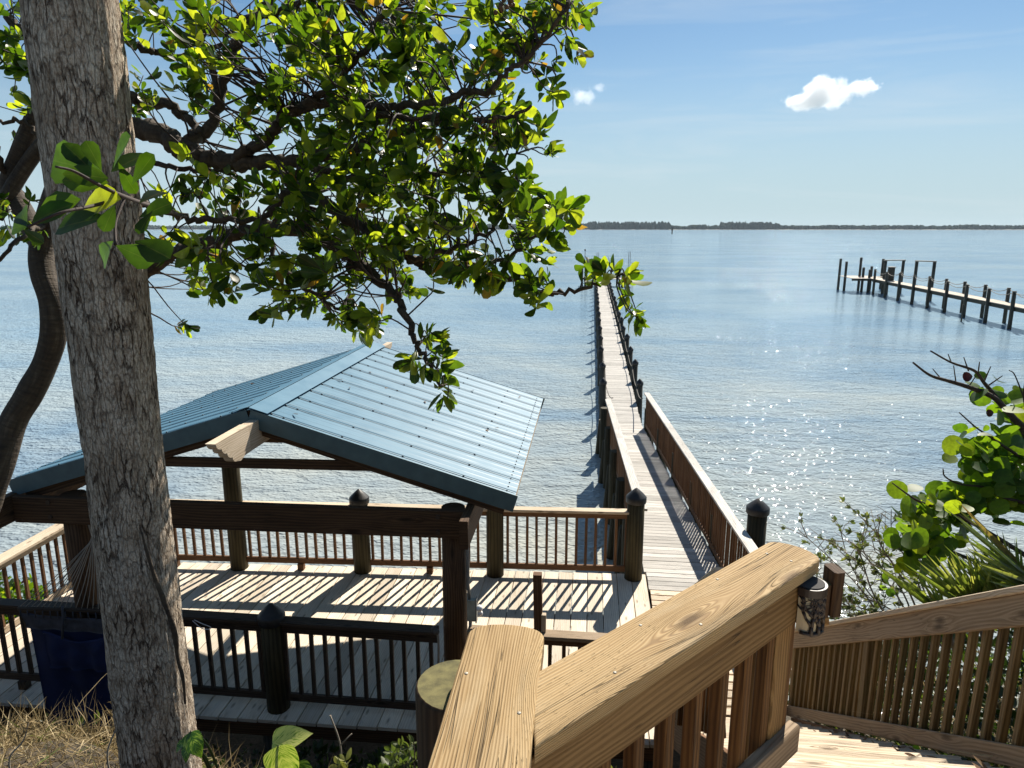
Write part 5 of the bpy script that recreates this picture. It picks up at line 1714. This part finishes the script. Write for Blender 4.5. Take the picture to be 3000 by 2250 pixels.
# dry grass mound by the palm
DR = random.Random(6)
lq = MB()
for i in range(5200):
    x, y = DR.uniform(-4.4, -1.55), DR.uniform(2.2, 3.75)
    edge = max(0, (y - 3.2) / 0.55)
    if DR.random() < edge * 0.75:
        continue
    if math.hypot(x + 1.865, y - 2.52) < 0.22:
        continue
    c = V((x, y, ground_z(x, y) - 0.01 + DR.uniform(0, 0.10)))
    up_ = DR.random() < 0.06
    dv = rv(DR) + V((0, 0, 1.6 if up_ else 0.35))
    L = DR.uniform(.14, .32) if up_ else DR.uniform(.08, .24)
    lq.leaf(c, dv, rv(DR), L, DR.uniform(.003, .006), BLADE, DR.uniform(.1, .9), .2, DR.random() ** 1.3 * 0.92 if DR.random() > 0.05 else 1.0)
tag(lq.build('dry_grass', M['straw']), 'matted dry straw coloured grass', kind='stuff')
for (x, y, tipx, tipy, dep, lab) in ((232, 1625, 262, 1490, 3.15, 'tall dry seed stalk leaning right in front of the hammock'), (20, 1640, 62, 1560, 3.1, 'curling dry weed at the left edge of the grass'),):
    t = thing('dry_weed', lab, 'weed', at(x, y, dep), 'dry weeds on the slope')
    b_, tp_ = at(x, y, dep), at(tipx, tipy, dep)
    c = curve([b_ + V((0, 0, -0.15)), b_, lerp(b_, tp_, .5) + V((0.02, 0, 0)), tp_], 5)
    MB().tube(c, [0.005 - 0.003 * i / len(c) for i in range(len(c))], 5).build('stem', M['rope'], t)
    lq = MB()
    for i in range(46):
        p_ = lerp(b_, tp_, DR.uniform(0.35, 1.0))
        lq.leaf(p_, (tp_ - b_).normalized() + rv(DR) * 0.9, rv(DR), DR.uniform(.03, .09), .006, BLADE, .4, .2, DR.random() * .9)
    lq.build('dry_blades', M['straw'], t)
wd = thing('budding_weed', 'thin bare weed with small pale leaves right of the palm base', 'weed', at(735, 1650, 2.7), 'dry weeds on the slope')
q, lq = MB(), MB()
b_, t1, t2, t3 = at(740, 1760, 2.7), at(735, 1610, 2.7), at(713, 1545, 2.7), at(760, 1585, 2.7)
q.tube(curve([b_, lerp(b_, t1, .5), t1, t2]), 0.0035, 5).tube([t1, lerp(t1, t3, .6), t3], 0.0025, 5)
q.build('stem', M['twig_grey'], wd)
for p_ in (at(730, 1650, 2.68), at(745, 1640, 2.68), at(726, 1668, 2.68)):
    cluster(lq, p_, (0, -0.2, 1), 5, 0.045, ELL, 0.55, DR, tint=0.9)
lq.build('leaves', M['leaf_small'], wd)

# pothos
def pothos(name, lab, cat, lst, dep):
    x0, y0 = lst[0][0]
    t = thing(name, lab, cat, at(x0, y0, dep))
    q = MB()
    for (p0, p1, w_, nrm, tn, dd_) in lst:
        a_, b_ = at(p0[0], p0[1], dep + dd_), at(p1[0], p1[1], dep + dd_ - 0.02)
        L = (b_ - a_).length
        lq = MB().leaf(a_, b_ - a_, nrm, L, L * w_, [(0, 0), (0.015, 0.5), (0.06, 0.8), (0.13, 0.95), (0.25, 1.0), (0.4, 0.98), (0.55, 0.85), (0.7, 0.62), (0.84, 0.34), (0.94, 0.12), (1.0, 0.0)], 0.18, 0.16, tn)
        lq.build('leaf', M['pothos'], t)
        q.tube(curve([a_, a_ + V((0.03, 0.04, -0.08)), a_ + V((0.05, 0.08, -0.3))], 4), 0.004, 5)
    q.build('stems', M['leaf_bush'], t)
    return t
pothos('pothos_plant', 'big bright variegated pothos leaves in the bottom foreground', 'plant',
       [((588, 1606), (668, 1580), 0.62, (0.1, -0.5, 0.8), 0.95, 0.05), ((600, 1612), (630, 1705), 0.82, (-0.1, -0.75, 0.6), 0.75, -0.05), ((640, 1650), (682, 1712), 0.6, (0.4, -0.5, 0.6), 0.25, 0.0)], 2.55)
pothos('pothos_vine', 'dark heart shaped vine leaves clinging to the foot of the palm trunk', 'vine',
       [((410, 1582), (432, 1640), 0.72, (0.2, -0.8, 0.4), 0.12, -0.02), ((396, 1600), (378, 1625), 0.75, (-0.4, -0.7, 0.4), 0.02, 0.0), ((405, 1608), (398, 1650), 0.6, (0.0, -0.9, 0.2), 0.05, -0.01)], 2.17)

# fallen leaves on the roof
lq = MB()
for i in range(15):
    v_ = UR.uniform(6.5, 10.1)
    X = GX + UR.uniform(0.25, 2.5) * (1 if UR.random() < 0.7 else -1)
    sg1 = 1 if X > GX else -1
    lq.leaf((X, roofy(X, v_), rz(X) + 0.014), V((UR.uniform(-1, 1), UR.uniform(-1, 1), UR.uniform(-.1, .1))), V((SL * sg1, 0, 1)) + rv(UR) * .25, UR.uniform(.05, .09), UR.uniform(.018, .035), OBOV, -.1, .3, UR.random())
tag(lq.build('fallen_leaves', M['dead_leaf']), 'scattered dry leaves lying on the blue roof', kind='stuff')
# litter on the stairs
lq = MB()
for i in range(120):
    y = UR.uniform(2.5, 5.5)
    n_ = (y - Y_T) / (Y_B - Y_T) * NR + 0.5
    z = LZ - (LZ - DZ) * round(n_) / NR
    x = 2.14 - abs(UR.gauss(0, 0.10))
    lq.leaf((x, y, z + 0.012), V((UR.uniform(-1, 1), UR.uniform(-1, 1), UR.uniform(0, .15))), V((0, 0, 1)) + rv(UR) * .4, UR.uniform(.05, .13), UR.uniform(.008, .035), ELL, -.1, .3, UR.random())
tag(lq.build('leaf_litter', M['dead_leaf']), 'dry fallen leaves along the edge of the stairs', kind='stuff')

#AIR
# ------------------------------------------------------------------ clouds
def cloud(name, label, x, y, dist, wid, hei, seed, dens, puffs):
    k = NT('cloud_' + str(seed))
    k.t.nodes.remove(k.b)
    pv = k.n('VolumePrincipled')
    k.t.links.new(pv.outputs[0], k.out.inputs['Volume'])
    pv.inputs['Color'].default_value = (1, 1, 1, 1)
    pv.inputs['Anisotropy'].default_value = 0.2
    o_ = k.obj()
    nz_ = k.noise(k.scale(o_, (1.0 / hei,) * 3, (seed, 0, 0)), 2.2, 6.0, 0.62)
    big_ = None
    for (px_, pz_, rx_, rz_) in puffs:
        sv = k.scale(o_, (1 / (rx_ * wid), 1 / (rx_ * wid), 1 / (rz_ * hei)), (-px_ / rx_, 0, -pz_ / rz_))
        ln = k.n('VectorMath', operation='LENGTH')
        k.set(ln.inputs[0], sv)
        f_ = k.math('SUBTRACT', 1.0, ln.outputs['Value'])
        big_ = f_ if big_ is None else k.math('MAXIMUM', big_, f_)
    den = k.math('ADD', big_, k.math('MULTIPLY', k.math('SUBTRACT', nz_, 0.56), 2.3))
    den = k.math('MULTIPLY', k.math('MULTIPLY', den, 2.4, clamp=True), dens / wid)
    k.set(pv.inputs['Density'], den)
    c = at(x, y, dist)
    bm = bmesh.new()
    bmesh.ops.create_icosphere(bm, subdivisions=3, radius=1.0)
    for v_ in bm.verts:
        v_.co.x *= wid * 0.62
        v_.co.y *= wid * 0.5
        v_.co.z *= hei * 0.75
    me = bpy.data.meshes.new(name)
    bm.to_mesh(me)
    bm.free()
    me.materials.append(k.m)
    o = bpy.data.objects.new(name, me)
    COL.objects.link(o)
    o.location = c
    o.rotation_euler = (0, 0, PSI)
    return tag(o, label, 'cloud', 'clouds')
UNIT = KK / F * 3000
cloud('cloud', 'bright white cumulus cloud, the largest one over the bay', 1768, 206, 3000, 150 * UNIT, 66 * UNIT, 3, 9.0, [(0.05, 0.12, 0.34, 0.52), (-0.2, -0.2, 0.32, 0.30), (0.25, -0.08, 0.24, 0.36)])
cloud('cloud', 'small flat white cloud just right of the largest cloud', 1862, 190, 3000, 74 * UNIT, 30 * UNIT, 11, 5.0, [(0.0, 0.0, 0.5, 0.6)])
cloud('cloud', 'faint wispy scrap of cloud beside the edge of the leafy tree', 1270, 204, 3000, 84 * UNIT, 46 * UNIT, 23, 1.6, [(-0.1, -0.1, 0.4, 0.4), (0.3, 0.25, 0.2, 0.25)])

# ------------------------------------------------------------------ air over the bay
bm = bmesh.new()
bmesh.ops.create_cube(bm, size=1.0)
for v_ in bm.verts:
    v_.co.x *= 5600
    v_.co.y = -40 if v_.co.y < 0 else 2650
    v_.co.z = -3.0 if v_.co.z < 0 else 26.5
me = bpy.data.meshes.new('haze')
bm.to_mesh(me)
bm.free()
k = NT('sea_haze')
k.t.nodes.remove(k.b)
pv = k.n('VolumePrincipled')
pv.inputs['Color'].default_value = (0.80, 0.90, 1.0, 1)
pv.inputs['Density'].default_value = 0.00006
pv.inputs['Anisotropy'].default_value = 0.0
k.t.links.new(pv.outputs[0], k.out.inputs['Volume'])
me.materials.append(k.m)
hz_o = bpy.data.objects.new('haze', me)
COL.objects.link(hz_o)
tag(hz_o, 'thin blue haze over the bay', kind='stuff')
